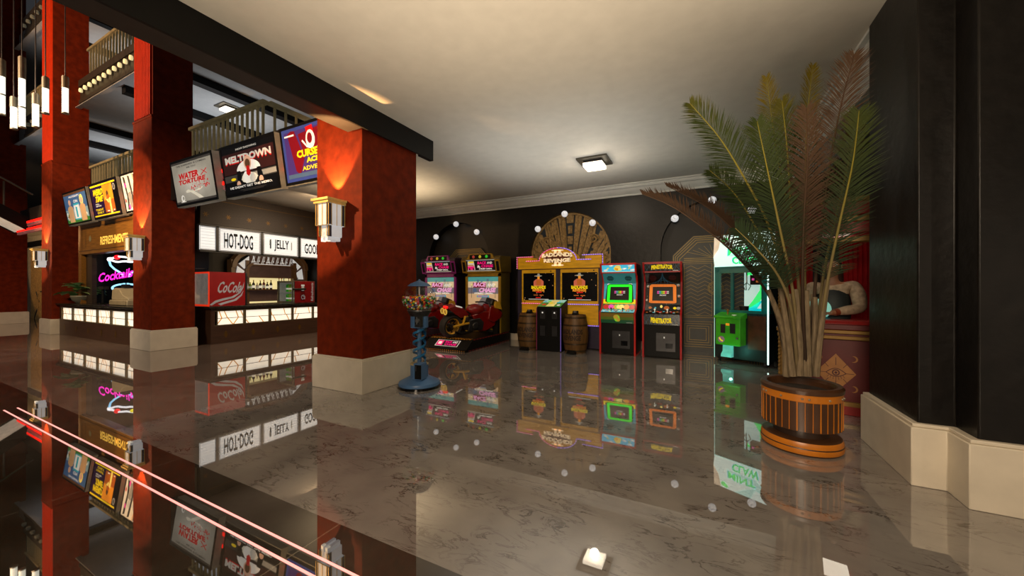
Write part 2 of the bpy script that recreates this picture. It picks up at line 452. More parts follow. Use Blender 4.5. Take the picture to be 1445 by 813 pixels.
# ------------------------------------------------------------------ gallery railings
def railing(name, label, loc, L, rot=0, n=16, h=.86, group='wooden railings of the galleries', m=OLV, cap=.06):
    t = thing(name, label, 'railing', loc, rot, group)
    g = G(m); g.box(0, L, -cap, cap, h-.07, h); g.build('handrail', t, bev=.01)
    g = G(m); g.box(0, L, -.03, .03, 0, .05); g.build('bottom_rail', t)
    b0 = None
    for i in range(n):
        x = L*(i+.5)/n
        if b0 is None:
            g = G(m); g.box(-.017, .017, -.02, .02, .05, h-.07); b0 = g.build('baluster', t); b0.location = (x,0,0)
        else:
            b = b0.copy(); COL.objects.link(b); b.parent = t; b.location = (x,0,0)
    return t
railing('gallery_railing', 'olive slatted railing above the hot-dog sign posters', (-10.45,4.3,4.22), 2.9, 0, 16)
railing('gallery_railing', 'olive slatted railing running back from the corner above the posters', (-7.55,4.36,4.22), 4.4, 90, 20)
railing('gallery_railing', 'olive slatted railing above the refreshment stand posters', (-16.45,4.3,4.22), 4.7, 0, 24)
railing('gallery_railing', 'olive slatted railing above the row of small bulbs on the upper gallery', (-16.4,4.24,7.76), 4.6, 0, 22, h=.82)
railing('gallery_railing', 'dim railing of the upper gallery behind the hanging lamps', (-22.6,4.24,7.76), 4.2, 0, 20, h=.82)
# fascia bulbs
BULB = glow('bulb_glass', (236,218,160), .8); BULD = glow('bulb_dim', (110,110,95), .22)
g = G(BULB); g.lathe([(.001,-.07),(.04,-.055),(.045,0),(.035,.05),(.02,.06)], n=10); proto = None
for i in range(11):
    x = -16.62+i*.352
    lab = 'small lit bulb on the upper gallery edge between two tall red pillars'
    if proto is None:
        o = g.build('fascia_bulb'); proto = o
    else: o = proto.copy(); COL.objects.link(o)
    o.location = (x, 4.12, 7.36); tag(o, lab, 'bulb', 'row of bulbs on the upper gallery edge')
proto = None
for z in (7.36, 11.12):
    for i in range(8):
        if proto is None:
            g = G(BULD); g.lathe([(.001,-.07),(.055,-.055),(.06,0),(.045,.05),(.02,.06)], n=10); o = g.build('fascia_bulb'); proto = o
        else: o = proto.copy(); COL.objects.link(o)
        o.location = (-22.3+i*.5, 4.12, z)
        tag(o, 'dim bulb on the %s gallery edge behind the hanging lamps at upper left' % ('middle' if z < 9 else 'topmost'), 'bulb', 'dim bulbs on the %s gallery edge at upper left' % ('middle' if z < 9 else 'topmost'))

# ------------------------------------------------------------------ square ceiling lamps
LAMPW = glow('lamp_diffuser', (255,238,214), 2.2)
def ceiling_lamp(loc, label, s=1.):
    t = thing('ceiling_lamp', label, 'ceiling lamp', loc, 0, 'square ceiling lamps')
    g = G(GREYM); g.box(-.28*s, .28*s, -.28*s, .28*s, -.03, 0); g.build('back_plate', t)
    g = G(DKST); g.box(-.17*s, .17*s, -.17*s, .17*s, -.07, -.03); g.build('housing', t)
    g = G(LAMPW); g.box(-.18*s, .18*s, -.18*s, .18*s, -.14, -.07); g.build('diffuser', t, bev=.01)
ceiling_lamp((-1.74, 6.92, 3.8), 'square lamp glowing on the ceiling above the arcade machines')
ceiling_lamp((-13.2, 6.4, 7.1), 'square lamp seen over the railing above the hot-dog sign')
ceiling_lamp((-21.3, 6.6, 7.1), 'square lamp seen over the railing above the refreshment posters')

# ------------------------------------------------------------------ pendant lamps
PEND = glow('pendant_tube', (246,244,226), 1.3); PENC = mat('pendant_cap', (122,118,104), .4, metal=.3)
def pendant(x, y, zb, zt, label):
    t = thing('pendant_lamp', label, 'pendant lamp', (x, y, zb), 0, 'glass tube pendants in the atrium')
    h = zt-zb; c = .30*h
    g = G(PENC); g.cyl((0,0,h-c), (0,0,h), .062, n=14); g.cyl((0,0,h), (0,0,h+.02), .05, n=14); g.build('cap', t)
    g = G(PEND); g.cyl((0,0,.03), (0,0,h-c), .053, n=14); g.build('glass_tube', t)
    g = G(PENC); g.cyl((0,0,0), (0,0,.03), .063, n=14)
    if h > 1.2: g.cyl((0,0,.46), (0,0,.49), .063, n=14)
    g.build('end_ring', t)
    g = G(DKST); g.cyl((0,0,h), (0,0,12-zb), .010, n=6); g.build('wire', t)
for a in ((-14.04,2.565,5.12,6.75,'long glass tube pendant, tallest of the hanging cluster at upper left'),
          (-13.14,3.016,5.445,6.30,'single short glass tube pendant, rightmost of the hanging cluster'),
          (-13.55,2.81,5.445,6.285,'glass tube pendant hanging in front of the orange fluted pillar'),
          (-13.72,2.70,5.115,5.89,'lower glass tube pendant just behind the one before the orange pillar'),
          (-14.50,2.36,5.43,6.71,'long glass tube pendant cut by the left edge of the picture'),
          (-14.33,2.50,5.115,5.86,'low glass tube pendant beside the left edge of the picture')): pendant(*a)

# ------------------------------------------------------------------ staircase far left
t = thing('staircase', 'black open staircase with grey rails descending at the far left edge', 'staircase', (-21.2, 4.0, 3.78))
sl = .668
g = G(BLK); y1 = -7
g.prism([(0,.12),(0,-.34),(y1,-.34-sl*y1),(y1,.12-sl*y1)], 'x', -.08, 0); g.prism([(0,.12),(0,-.34),(y1,-.34-sl*y1),(y1,.12-sl*y1)], 'x', -1.7, -1.62)
g.build('stringer', t)
g = G(mat('stair_soffit', (226,218,200), .6, emit=.35)); g.prism([(0,-.20),(0,-.30),(y1,-.30-sl*y1),(y1,-.20-sl*y1)], 'x', -1.62, -.08); g.build('soffit', t)  # soffit glows in place of light falling on it
g = G(DKST)
for i in range(24): g.box(-1.62, -.08, -.28*(i+1)-.02, -.28*i, -.1+.187*i, .0+.187*i+.08)
g.build('steps', t)
g = G(GREYM)
g.tube([(-.04, .12, .95), (-.04, y1, .95-sl*y1)], .03, 8)
g.tube([(-.04, -1.0, .45+sl*1.0), (-.04, y1, .45-sl*y1)], .02, 8)
for i in range(7): y = -.5-i*.95; g.cyl((-.04,y,.05-sl*y), (-.04,y,.95-sl*y), .026, n=8)
g.build('handrail', t)

# ------------------------------------------------------------------ neon reflection painted as glowing lines on the dark floor
NEON_REFL = glow('neon_reflection_glow', (255,168,160), 1.15)
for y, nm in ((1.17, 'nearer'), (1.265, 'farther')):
    g = G(NEON_REFL); g.box(-7.1, .3, y-.006, y+.006, 0, .003)
    tag(g.build('neon_floor_reflection'), '%s of two thin pink neon reflections drawn as glowing lines across the dark tiles' % nm, 'painted reflection', 'pink neon reflections drawn on the floor')
# ================================================================== POSTER SCREENS
def C3(n, c, e=.55): return mat('print_'+n, c, .3, emit=e, noise=.06)
P_BLK = C3('black', (12,11,12)); P_GRY = C3('grey', (150,146,134)); P_LGR = C3('light_grey', (196,194,184)); P_DGR = C3('dark_grey', (62,58,54))
P_WHT = C3('white', (236,234,226)); P_RED = C3('red', (196,22,22)); P_DRD = C3('dark_red', (110,14,26)); P_YEL = C3('yellow', (244,214,22))
P_BLU = C3('blue', (52,66,132)); P_SKY = C3('sky', (66,98,138)); P_SK2 = C3('sky_low', (132,158,164)); P_TEA = C3('teal', (60,170,186)); P_TAN = C3('tan', (206,160,112))
P_ORG = C3('orange', (236,150,40)); P_OR2 = C3('dark_orange', (176,92,34)); P_PUR = C3('purple', (36,18,54)); P_PNK = C3('pink', (232,70,170)); P_GRN = C3('green', (60,120,50))
P_CRM = C3('cream', (226,220,200)); P_BRN = C3('brown', (92,62,40)); P_LYL = C3('light_yellow', (250,226,120)); P_LIM = C3('lime', (120,200,40)); P_MAG = C3('magenta', (226,22,120))
P_SKN = C3('skin', (214,168,140))
TVC = mat('screen_case', (132,128,114), .5, emit=.14); TVB = mat('screen_bezel', (16,15,15), .3)  # case colour glows a little, standing in for light on its sides
def tv(x, w, zb, label, art, y=3.9, h=.93):
    t = thing('poster_screen', label, 'screen', (x, y, zb), 0, 'tilted film poster screens above the counters')
    M = Matrix.Rotation(R(8), 4, 'X')
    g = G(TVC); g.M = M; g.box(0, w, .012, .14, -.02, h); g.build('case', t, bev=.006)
    g = G(TVB); g.M = M; b = .045
    g.box(0, w, 0, .012, 0, b); g.box(0, w, 0, .012, h-b, h); g.box(0, b, 0, .012, b, h-b); g.box(w-b, w, 0, .012, b, h-b); g.build('bezel', t)
    g = G(P_BLK); g.M = M; g.box(b, w-b, .006, .012, b, h-b)
    g.frame((b, .006, b), w-2*b, h-2*b); art(g); g.build('poster', t, recalc=False)
def art_water(g):
    g.rect(0,1,0,1,P_GRY,1)
    [g.disc(.5,.48,.50-.045*i,C3('mist_%d' % i,(154+5*i,150+5*i,138+5*i)),2+i*.2,rv=.46-.04*i,n=28) for i in range(9)]
    g.rect(0,1,.0,.05,P_DGR,2); g.rect(0,1,.95,1,P_DGR,2)
    g.text('THE DARKNESS IS COMING', .12,.88,.88,.92,P_DGR,3); g.text('ARE YOU?', .38,.62,.81,.85,P_DGR,3)
    g.text('WATER', .14,.66,.57,.72,P_RED,4,slant=.02); g.text('TORTURE', .12,.80,.45,.56,P_RED,4,slant=.02)
    g.line([(.72,.58),(.86,.70)],.02,P_RED,4); g.line([(.74,.70),(.86,.59)],.015,P_RED,4)
    rnd = random.Random(1)
    for i in range(46): g.disc(rnd.uniform(.42,.88), rnd.gauss(.36,.05), rnd.uniform(.004,.014), P_RED, 5, n=6)
    g.poly([(.28,.27),(.32,.31),(.45,.32),(.66,.33),(.72,.30),(.64,.25),(.5,.24),(.62,.14),(.7,.06),(.6,.06),(.5,.16),(.4,.24),(.3,.24)], P_CRM, 3)
    g.disc(.18,.12,.045,P_WHT,4,n=14); g.disc(.195,.125,.025,P_GRY,5,n=10); g.rect(.12,.25,.03,.045,P_WHT,4)
def art_melt(g):
    g.rect(0,1,0,1,P_BLK,1); g.rect(0,1,.42,.86,C3('maroon_shadow', (52,24,22)),2); g.rect(0,1,.26,.40,P_DGR,2); g.rect(.55,1,.28,.38,P_GRY,3)
    g.text('NOW SHOWING', .3,.7,.90,.94,P_LGR,3)
    g.text('MELTDOWN', .06,.95,.625,.785,P_RED,4); g.text('MELTDOWN', .06,.95,.65,.80,P_LGR,5)
    S = P_WHT
    g.disc(.5,.44,.23,S,6,rv=.22,a0=0,a1=180); g.poly([(.27,.46),(.34,.46),(.36,.30),(.30,.20),(.26,.28)], P_BLK, 7); g.poly([(.73,.46),(.66,.46),(.66,.30),(.72,.20),(.76,.28)], P_BLK, 7)
    g.disc(.5,.6,.075,P_SKN,8,n=14); g.disc(.5,.58,.05,P_BRN,9,n=12)
    g.poly([(.475,.53),(.525,.53),(.54,.36),(.5,.31),(.46,.36)], P_RED, 10)
    g.disc(.5,.28,.16,P_CRM,7,rv=.11,n=10); g.disc(.45,.30,.07,P_WHT,8,n=7); g.disc(.57,.26,.06,P_LGR,9,n=6)
    g.disc(.72,.20,.04,P_SKN,8); g.disc(.28,.18,.04,P_SKN,8)
    g.rect(0,1,0,.17,P_BLK,11); g.text("HE DIDN'T GET THE MEMO.", .1,.92,.10,.15,P_WHT,12); g.rect(.3,.8,.05,.06,P_DGR,12); g.rect(.35,.75,.025,.035,P_DGR,12)
    g.disc(.18,.31,.05,P_YEL,5,rv=.03)
def art_curse(g):
    g.rect(0,1,0,1,P_BLU,1); g.rect(.05,1,.06,.94,C3('violet', (64,44,108)),2)
    g.poly([(.12,.9),(.2,.95),(.27,.94),(.42,.4),(.30,.1),(.22,.2)], P_DRD, 3); g.poly([(.34,.86),(.8,.92),(.8,.5),(.62,.42),(.42,.46)], P_DRD, 4)
    g.disc(.58,.72,.09,P_WHT,6,rv=.17,n=14); g.disc(.57,.74,.05,P_DRD,7,rv=.1,n=12); g.poly([(.5,.95),(.64,.97),(.66,.78),(.6,.74),(.52,.8)], P_RED, 5)
    g.line([(.42,.72),(.5,.6),(.62,.54)], .03, P_WHT, 6); g.line([(.76,.72),(.76,.62),(.7,.56)], .025, P_WHT, 6)
    g.poly([(.8,.9),(1,.95),(1,.6),(.86,.62)], C3('gold_ray', (170,124,70)), 4)
    g.rect(.06,.26,.85,.88,P_WHT,6)
    g.text('CURSE of T', .28,.98,.42,.56,P_YEL,8); g.text('ACE JON', .46,.98,.28,.40,P_YEL,8); g.text('ADVENTUR', .36,.98,.17,.25,P_YEL,8)
    g.rect(.05,.96,.06,.14,C3('slate', (70,92,120)),6)
def clip_right(g, umax):
    pass
def art_blue(g):
    g.rect(0,1,0,1,P_SK2,1); g.rect(0,1,.45,1,P_SKY,2); g.rect(0,1,.93,1,P_BRN,3); g.rect(0,1,0,.12,P_GRN,2)
    g.text('FRATERNITY', .25,.72,.83,.89,P_WHT,4)
    for x, s in ((.24,1),(.78,-1)):
        g.disc(x,.68,.055,P_SKN,5,rv=.1); g.poly([(x-.12,.5),(x-.05,.57),(x+.05,.57),(x+.12,.5),(x+.11,.02),(x-.11,.02)], P_TAN, 5)
    g.disc(.78,.70,.075,P_LYL,4,rv=.17)
    g.rect(.40,.64,.08,.60,P_WHT,6); g.rect(.40,.64,.56,.62,P_TEA,7); g.rect(.48,.55,.16,.50,P_TEA,7); g.rect(.40,.64,.08,.12,P_TEA,7); g.text('ON', .43,.61,.64,.74,P_WHT,7)
    for i in range(9): g.disc(.05+.02*(i%4)+(.8 if i > 4 else 0), .1+.05*(i%5), .035, (P_GRN,P_CRM,P_OR2)[i%3], 4, n=7)
def art_desert(g):
    g.rect(0,1,0,1,P_PUR,1); g.rect(.47,.84,.1,.92,P_ORG,2); g.rect(.47,.84,.1,.46,P_OR2,3); g.rect(.84,1,.08,.92,P_BLK,2)
    g.rect(.02,.97,.93,.98,P_YEL,4); g.rect(.02,.97,.02,.06,P_YEL,4)
    g.text('WEIRD', .06,.45,.66,.85,P_YEL,5,slant=.06); g.text('TIME', .12,.42,.46,.64,P_YEL,5,slant=.06)
    g.text('FULL', .13,.28,.38,.42,P_WHT,5); g.text('FEATURE', .13,.34,.32,.36,P_WHT,5); g.text('TONIGHT', .1,.4,.19,.26,P_YEL,5); g.text('ONLY', .14,.4,.10,.17,P_YEL,5)
    g.rect(.67,.73,.05,.52,P_LYL,6); g.poly([(.55,.5),(.6,.6),(.66,.42),(.64,.36)], P_LYL, 6); g.disc(.64,.62,.04,P_BRN,6,rv=.12); g.poly([(.58,.48),(.7,.5),(.68,.62),(.6,.6)], P_OR2, 7)
    g.rect(.55,.63,.12,.15,P_WHT,6); g.rect(.78,.82,.12,.15,P_WHT,6); g.disc(.91,.8,.05,P_GRY,4,rv=.1); g.text('8', .885,.935,.74,.86,P_BLK,5)
def art_stripes(g):
    g.rect(0,1,0,1,P_CRM,1)
    for a in (.1,.42,.8): g.poly([(a,.98),(a+.13,.94),(a+.2,.3),(a+.12,.02),(a+.02,.04),(a+.1,.4)], P_DGR, 2)
    for a in (.3,.62): g.disc(a+.1,.62,.08,P_LGR,3,rv=.12); g.poly([(a,.5),(a+.2,.52),(a+.22,.1),(a+.04,.06)], P_GRY, 3)
    g.disc(.2,.72,.05,P_PNK,4,rv=.07); g.disc(.9,.4,.06,P_TEA,4,rv=.1); g.disc(.28,.1,.05,P_PNK,4,rv=.08); g.disc(.08,.3,.04,P_RED,4,rv=.06); g.line([(.75,.98),(.85,.7)], .02, P_ORG, 4)
tv(-10.09, 1.67, 3.15, 'tilted screen with a pale grey poster in dripping red letters', art_water)
tv(-8.12, 1.70, 3.13, 'tilted screen with a black poster of a slumped man in a red tie', art_melt)
tv(-6.26, 1.32, 3.13, 'tilted screen with a blue and crimson poster in yellow letters beside the nearest pillar', art_curse)
tv(-16.72, 1.78, 3.25, 'tilted screen with a blue sky poster of two figures, leftmost above the refreshment sign', art_blue)
tv(-14.68, 1.76, 3.25, 'tilted screen with a black and yellow poster and an orange desert scene', art_desert)
tv(-12.66, .90, 3.25, 'tilted screen with a cream and grey striped poster partly behind a red pillar', art_stripes)

# ================================================================== REFRESHMENT KIOSK
t = thing('refreshment_stand', 'oak stand with a gold lettered header over a dark opening, behind the plant and till', 'food stand', (-17.0, 4.1, 0))
g = G(OAK); g.box(.28, 5.2, 0, .2, 2.4, 3.36); g.box(.24, 5.2, -.03, .2, 3.30, 3.38)
g.build('header', t)
g = G(mat('panel_groove', (60,40,18), .5)); g.frame((.28,0,2.4), 4.92, .96)
for q in ([(.06,.12),(.06,.80),(1,.80)], [(.12,.2),(.12,.72)], [(.0,.1),(1,.1)]): g.line(q, .018, MATS['panel_groove'], 2)
g.disc(.19,.45,.018,OLV,3)
g.build('header_groove', t)
g = G(glow('gold_letters', (250,206,90), .75)); g.frame((.28,0,2.4), 4.92, .96); g.text('REFRESHMENTS', .345,.715,.22,.46,MATS['gold_letters'],4); g.build('lettering', t)
g = G(OAK); g.box(.28, .50, 0, .2, .94, 2.4); g.build('left_post', t)
g = G(DKOAK); g.box(.50, .95, .1, .2, .94, 2.4); g.build('side_panel', t)
g = G(mat('kiosk_inside', (14,12,11), .5)); g.box(-17.3, -12.6, 5.6, 5.7, 0, 3.7); g.box(-17.3, -17.22, 4.56, 5.6, 0, 3.7); struct(g.build('wall_kiosk'), 'dark inner wall of the refreshment stand', 'wall')
g = G(STEEL)
for z in (1.55, 1.95): g.box(.9, 4.3, 1.3, 1.5, z, z+.015)
g.build('shelf', t)

def counter(name, label, loc, rot, L, depth, marks=True, end=True):
    t = thing(name, label, 'counter', loc, rot)
    g = G(WALN); g.box(0, L, 0, depth, 0, .45); g.box(0, L, .06, depth, .45, .83); g.box(0, L, 0, depth, .83, .89); g.box(0, .12, 0, .06, .45, .83); g.build('body', t)
    g = G(GRAN); g.box(-.06, L+.02, -.07, depth+.04, .89, .94); g.build('worktop', t, bev=.01)
    g = G(LITW); g.box(.12, L, .04, .06, .47, .81); g.build('lit_panel', t)
    g = G(AMB); g.frame((.12, .035, .47), L-.12, .34); rnd = random.Random(len(label))
    n = int(L/.36)
    for i in range(n):
        u = (i+.5)/n; d = rnd.choice((-.02,0,.02,.03)); wd = .022
        if rnd.random() < .8: g.line([(u, 1), (u+d*.6, .48)], wd, AMB, 1)
        if rnd.random() < .8: g.line([(u+.02, .48), (u+.02+d, 0)], wd, AMB, 1)
        if rnd.random() < .5: g.line([(u-.03, 1), (u-.015, .48), (u-.015-d, 0)], wd, AMB, 1)
    g.line([(0,.48),(1,.46)], .012, WALN, 1)
    g.build('amber_leading', t, recalc=False)
    g = G(mat('counter_rail', (96,84,58), .45, metal=.2)); g.box(.08, L, -.005, .05, .445, .47); g.box(.08, L, -.005, .05, .81, .835)
    for i, x in enumerate([.12+k*L/6 for k in range(7)]): g.box(x-.03, x+.03, .0, .05, .47, .81)
    g.build('panel_frame', t)
    if marks:
        for i in range(6):
            g = G(); g.frame((0,0,0), L, .45); u = (i+.5)/6; m = mat('ornament_bronze', (104,76,24), .4, metal=.5)
            for a in range(0, 360, 45): g.line([(u, .5), (u+.012*math.cos(R(a)), .5+.13*math.sin(R(a)))], .018, m, 3)
            g.disc(u,.5,.007,m,4,rv=.22,n=6); g.build('rosette', t, recalc=False)
    return t
counter('refreshment_counter', 'walnut counter with lit stained-glass band left of the hot-dog counter, holding the plant and till', (-17.30,3.86,0), 0, 5.5, .75)
counter('refreshment_counter', 'walnut counter with lit stained-glass band under the hot-dog sign', (-10.75,4.82,0), 90, 3.9, .75)

# cocktail neon sign
t = thing('cocktail_neon_sign', 'neon sign of a blue cocktail glass with pink script word in the dark opening', 'neon sign', (-15.45, 4.75, 1.27), 22)
NB = glow('blue_neon', (140,205,240), 1.5); NW = glow('white_neon', (250,248,250), 1.5); NP = glow('pink_neon', (255,40,200), 1.5); NY = glow('yellow_neon', (250,230,40), 1.4); NR_ = glow('red_neon_fruit', (255,30,40), 1.4)
def ell(cx, cz, rx, rz, a0=0, a1=360, n=24, wob=0): return [(cx+rx*math.cos(R(a0+(a1-a0)*i/n)), 0, cz+rz*math.sin(R(a0+(a1-a0)*i/n))+wob*math.sin(i*1.6)) for i in range(n+1)]
g = G(NB)
for s in (-1, 1): g.tube([(s*.56,0,.95),(s*.52,0,.82),(s*.38,0,.70),(s*.2,0,.60),(s*.1,0,.52),(s*.1,0,.46)], .026, 8)
g.tube([(-.06,0,.28),(-.06,0,.14),(0,0,.09),(.06,0,.14),(.06,0,.28)], .026, 8)
g.tube(ell(0,.13,.46,.12,75,-255,24), .026, 8); g.build('glass_outline', t)
g = G(NW); g.tube(ell(0,1.0,.60,.075,0,360,28,.015), .028, 8); g.build('rim', t)
g = G(NR_); g.sph((-.3,0,1.06), .07); g.build('cherry', t)
g = G(NY); g.sph((.22,0,1.04), .07, sc=(1.2,.6,.8)); g.build('lemon', t)
g = G(NP); g.frame((-.90,-.03,.29), 1.16, .25); g.U = Vector((1,0,.16)).normalized(); g.text('Cocktails', 0,1,0,1.1,NP,1,slant=.04)
for a, b, w_ in ((0,0,0),): pass
g.build('script_word', t)
g = G(BLK)
for s in (-1,1): g.cyl((s*.3,.02,.1), (s*.3,.9,.1), .01, n=6)
g.build('mount', t)

# potted monstera on the counter
t = thing('potted_plant', 'leafy green plant in a grey bowl at the left end of the refreshment counter', 'plant', (-16.72, 4.2, .94))
g = G(mat('stone_bowl', (112,110,96), .6, bump=.2)); g.lathe([(.001,0),(.14,0),(.23,.09),(.27,.2),(.255,.235),(.22,.21),(.001,.2)], n=24); g.build('bowl', t)
LF = mat('monstera_leaf', (74,108,54), .45, noise=.4, scale=4, emit=.06); LF2 = mat('monstera_leaf_light', (122,142,88), .45, noise=.3, emit=.08)  # leaf glow makes up for light not reaching the plant
rnd = random.Random(5)
def leaf(g, base, d, L, W, m, droop=.35, notch=True):
    d = Vector(d).normalized(); side = d.cross(Vector((0,0,1))).normalized(); up = side.cross(d)
    base = Vector(base); g.use(m)
    prof = [(0,0),(.12,.55),(.3,.95),(.36,.55),(.5,1.0),(.56,.6),(.7,.85),(.76,.5),(.88,.5),(1,0)] if notch else [(0,0),(.2,.7),(.5,1),(.8,.6),(1,0)]
    for s in (-1, 1):
        for (a, b), (c, e) in zip(prof, prof[1:]):
            def P(t_, w_): return base+d*(t_*L)+side*(s*w_*W/2)+up*(.12*W*w_)+Vector((0,0,-droop*L*t_*t_))
            g.face([P(a,0), P(c,0), P(c,e), P(a,b)] if b > 0 else [P(a,0), P(c,0), P(c,e)])
for i in range(22):
    a = i*137.5; el = rnd.uniform(25, 75)
    d = Vector((math.cos(R(a))*math.cos(R(el)), math.sin(R(a))*math.cos(R(el)), math.sin(R(el))))
    s0 = Vector((0,0,.2)); e0 = s0+d*rnd.uniform(.16,.34)
    g = G(LF); g.tube([s0, s0+d*.1, e0], .008, 5); leaf(g, e0, (d.x, d.y, d.z*.25), rnd.uniform(.32,.46), rnd.uniform(.28,.40), LF if i % 3 else LF2)
    g.build('leaf', t, recalc=False)

# cash register
t = thing('cash_register', 'beige cash register with a sloped keyboard on the refreshment counter', 'cash register', (-13.55, 4.25, .94), 0)
BEI = mat('beige_plastic', (172,158,128), .5, noise=.08)
g = G(BEI); g.box(-.62, .5, -.22, .25, 0, .14); g.prism([(-.62,.14),(.46,.14),(.42,.2),(.1,.27),(-.12,.42),(-.4,.46),(-.58,.42)], 'y', -.18, .22); g.build('body', t, bev=.015)
g = G(DKST); g.box(-.52, -.32, -.02, .1, .46, .56); g.box(-.45, -.4, .02, .06, .42, .5); g.build('display', t)
g = G(mat('drawer_front', (150,136,108), .5)); g.box(-.58, .46, -.235, -.22, .02, .12); g.build('drawer', t)
t = thing('payment_terminal', 'dark screen on a stand beside the plant on the refreshment counter', 'payment screen', (-15.55, 4.30, .94), 0)
g = G(BLK); g.box(-.12, .12, -.1, .1, 0, .03); g.cyl((0,0,.03), (0,0,.42), .04, n=10); g.build('stand', t)
g = G(DKST); g.box(-.16, .2, -.06, .06, .42, .5); g.build('screen', t)
g = G(wood('orange_box_wood', (170,112,40), .5)); g.box(-.18, .18, -.14, .14, 0, .3); g.use(DKOAK); g.box(-.16, .16, -.12, .12, .29, .301)
o = g.build('wooden_box', bev=.008); o.location = (-12.25, 4.3, .94); tag(o, 'small orange wooden box beside the till, next to the red pillar', 'box')

# ------------------------------------------------------------------ hot-dog side
t = thing('lightbox_sign', 'long lit letter board over the hot-dog counter', 'sign', (-10.70, 3.87, 2.33), 90)
LBX = glow('letterboard_white', (226,228,226), .85); LBD = glow('letterboard_line', (180,182,182), .6); LBS = glow('letterboard_edge', (160,162,164), .5)
FR = mat('sign_frame', (58,58,56), .4, metal=.4)
pit = 1.06
g = G(DKST); g.box(.7, pit*5, .02, .22, -.03, .62); g.build('box', t)
for i, wd in enumerate(('', 'HOT-DOG', 'JELLY', 'GOOD')):
    x = i*pit; x0 = x+(.7 if i == 0 else .03)
    g = G(LBX); g.box(x0, x+pit-.03, 0, .02, 0, .58); g.frame((x0,0,0), x+pit-.03-x0, .58)
    g.rect(0,.04,0,1,LBS,1); g.rect(.96,1,0,1,LBS,1)
    for k in range(1, 8): g.rect(.0,1,k/8-.008,k/8+.008,LBD,2)
    g.rect(.0,1,0,.05,LBS,2); g.rect(.0,1,.95,1,LBS,2)
    p = g.build('light_panel', t, recalc=False)
    if wd:
        g = G(BLK); g.frame((x0,0,0), 1.0, .58)
        if wd == 'HOT-DOG': g.text(wd, .12,.80,.14,.82,BLK,6)
        if wd == 'JELLY': g.text(wd, .30,.72,.18,.76,BLK,6); g.rect(.18,.215,.3,.74,BLK,6); g.rect(.165,.19,.45,.7,P_GRY,6); g.rect(.78,.81,.3,.7,P_GRY,6)
        if wd == 'GOOD': g.text(wd, .14,.64,.2,.74,BLK,6)
        g.build('lettering', p)
g = G(FR)
for i in range(1, 6): g.box(i*pit-.03, i*pit+.03, -.02, .02, -.03, .61)
g.box(.7, pit*5, -.02, .02, -.05, 0); g.box(.7, pit*5, -.02, .02, .58, .63)
g.build('frame', t)
t = thing('hot_dog_stand', 'dark wooden stand surround above and behind the hot-dog letter board', 'food stand', (-10.80, 4.5, 0), 90)
g = G(DKOAK); g.box(.14, 4.45, .03, .2, 2.99, 3.79); g.build('header', t)
m = mat('ornament_bronze', (104,76,24), .4, metal=.5)
for i in range(9):
    g = G(); g.frame((0,.03,3.0), 4.45, .8); u = (i+.5)/9
    for a in range(0,360,60): g.line([(u,.28),(u+.012*math.cos(R(a)), .28+.07*math.sin(R(a)))], .016, m, 2)
    g.build('rosette', t, recalc=False)
g = G(); g.frame((0,.03,3.0), 4.45, .8); g.line([(.04,.75),(1,.75)], .012, m, 2); g.build('gold_line', t, recalc=False)
g = G(mat('stand_inside', (40,36,34), .6)); g.box(-13.45, -13.35, 5.75, 8.95, 0, 3.7); struct(g.build('wall_bar'), 'dark wall behind the bottle bar', 'wall')
g = G(DKOAK); g.box(4.3, 4.45, .25, .5, .0, 2.99); g.build('end_post', t)

# back bar: arched cabinet with lit shelf
t = thing('bottle_bar', 'arched wooden back bar with patterned glass and a lit bottle shelf behind the hot-dog counter', 'back bar', (-13.0, 6.4, 0), 90)
BB = wood('back_bar_wood', (88,58,32), .4, 2, emit=.15)  # bar wood and panels glow faintly in place of light on them
BBD = mat('back_bar_panel', (76,54,48), .6, emit=.2); BBL = glow('back_bar_lit', (238,222,160), .8); BBW = glow('patterned_glass', (210,210,208), .55)
g = G(BB)
for x in (.0, .42, 2.0, 2.42): g.box(x, x+.1, .05, .3, 0, 2.3)
def arc(g, cx, cz, r0, r1, a0, a1, y0, y1, n=14):
    for i in range(n):
        a, b = R(a0+(a1-a0)*i/n), R(a0+(a1-a0)*(i+1)/n)
        g.prism([(cx+r0*math.cos(a), cz+r0*math.sin(a)), (cx+r1*math.cos(a), cz+r1*math.sin(a)), (cx+r1*math.cos(b), cz+r1*math.sin(b)), (cx+r0*math.cos(b), cz+r0*math.sin(b))], 'y', y0, y1)
arc(g, .55, 2.05, .43, .55, 90, 180, .0, .3); arc(g, 1.97, 2.05, .43, .55, 0, 90, .0, .3); g.box(.55, 1.97, .0, .3, 2.48, 2.6)
arc(g, .62, 2.02, .12, .2, 90, 180, .0, .3); arc(g, 1.9, 2.02, .12, .2, 0, 90, .0, .3); g.box(.62, 1.9, .0, .3, 2.14, 2.18)
g.build('frame', t)
g = G(BBD); g.box(.52, 2.0, .2, .3, 1.76, 2.14); g.box(.52, 2.0, .2, .3, .9, 1.34); g.build('panel', t)
g = G(BB); g.box(.1, 2.42, -.12, .3, 1.33, 1.36); g.box(.42, 2.1, -.05, .3, 1.74, 1.77); g.box(0, 2.6, -.2, .3, .86, .9); g.build('shelf', t)
g = G(BBL); g.box(.52, 2.0, .24, .3, 1.36, 1.74); g.box(.52, 2.0, .12, .2, .9, .95); g.build('lit_back_panel', t)
g = G(BBD); g.box(.56, 1.96, .1, .14, 2.18, 2.48); g.build('transom', t)
g = G(BBW); g.frame((.56, .1, 2.18), 1.4, .3)
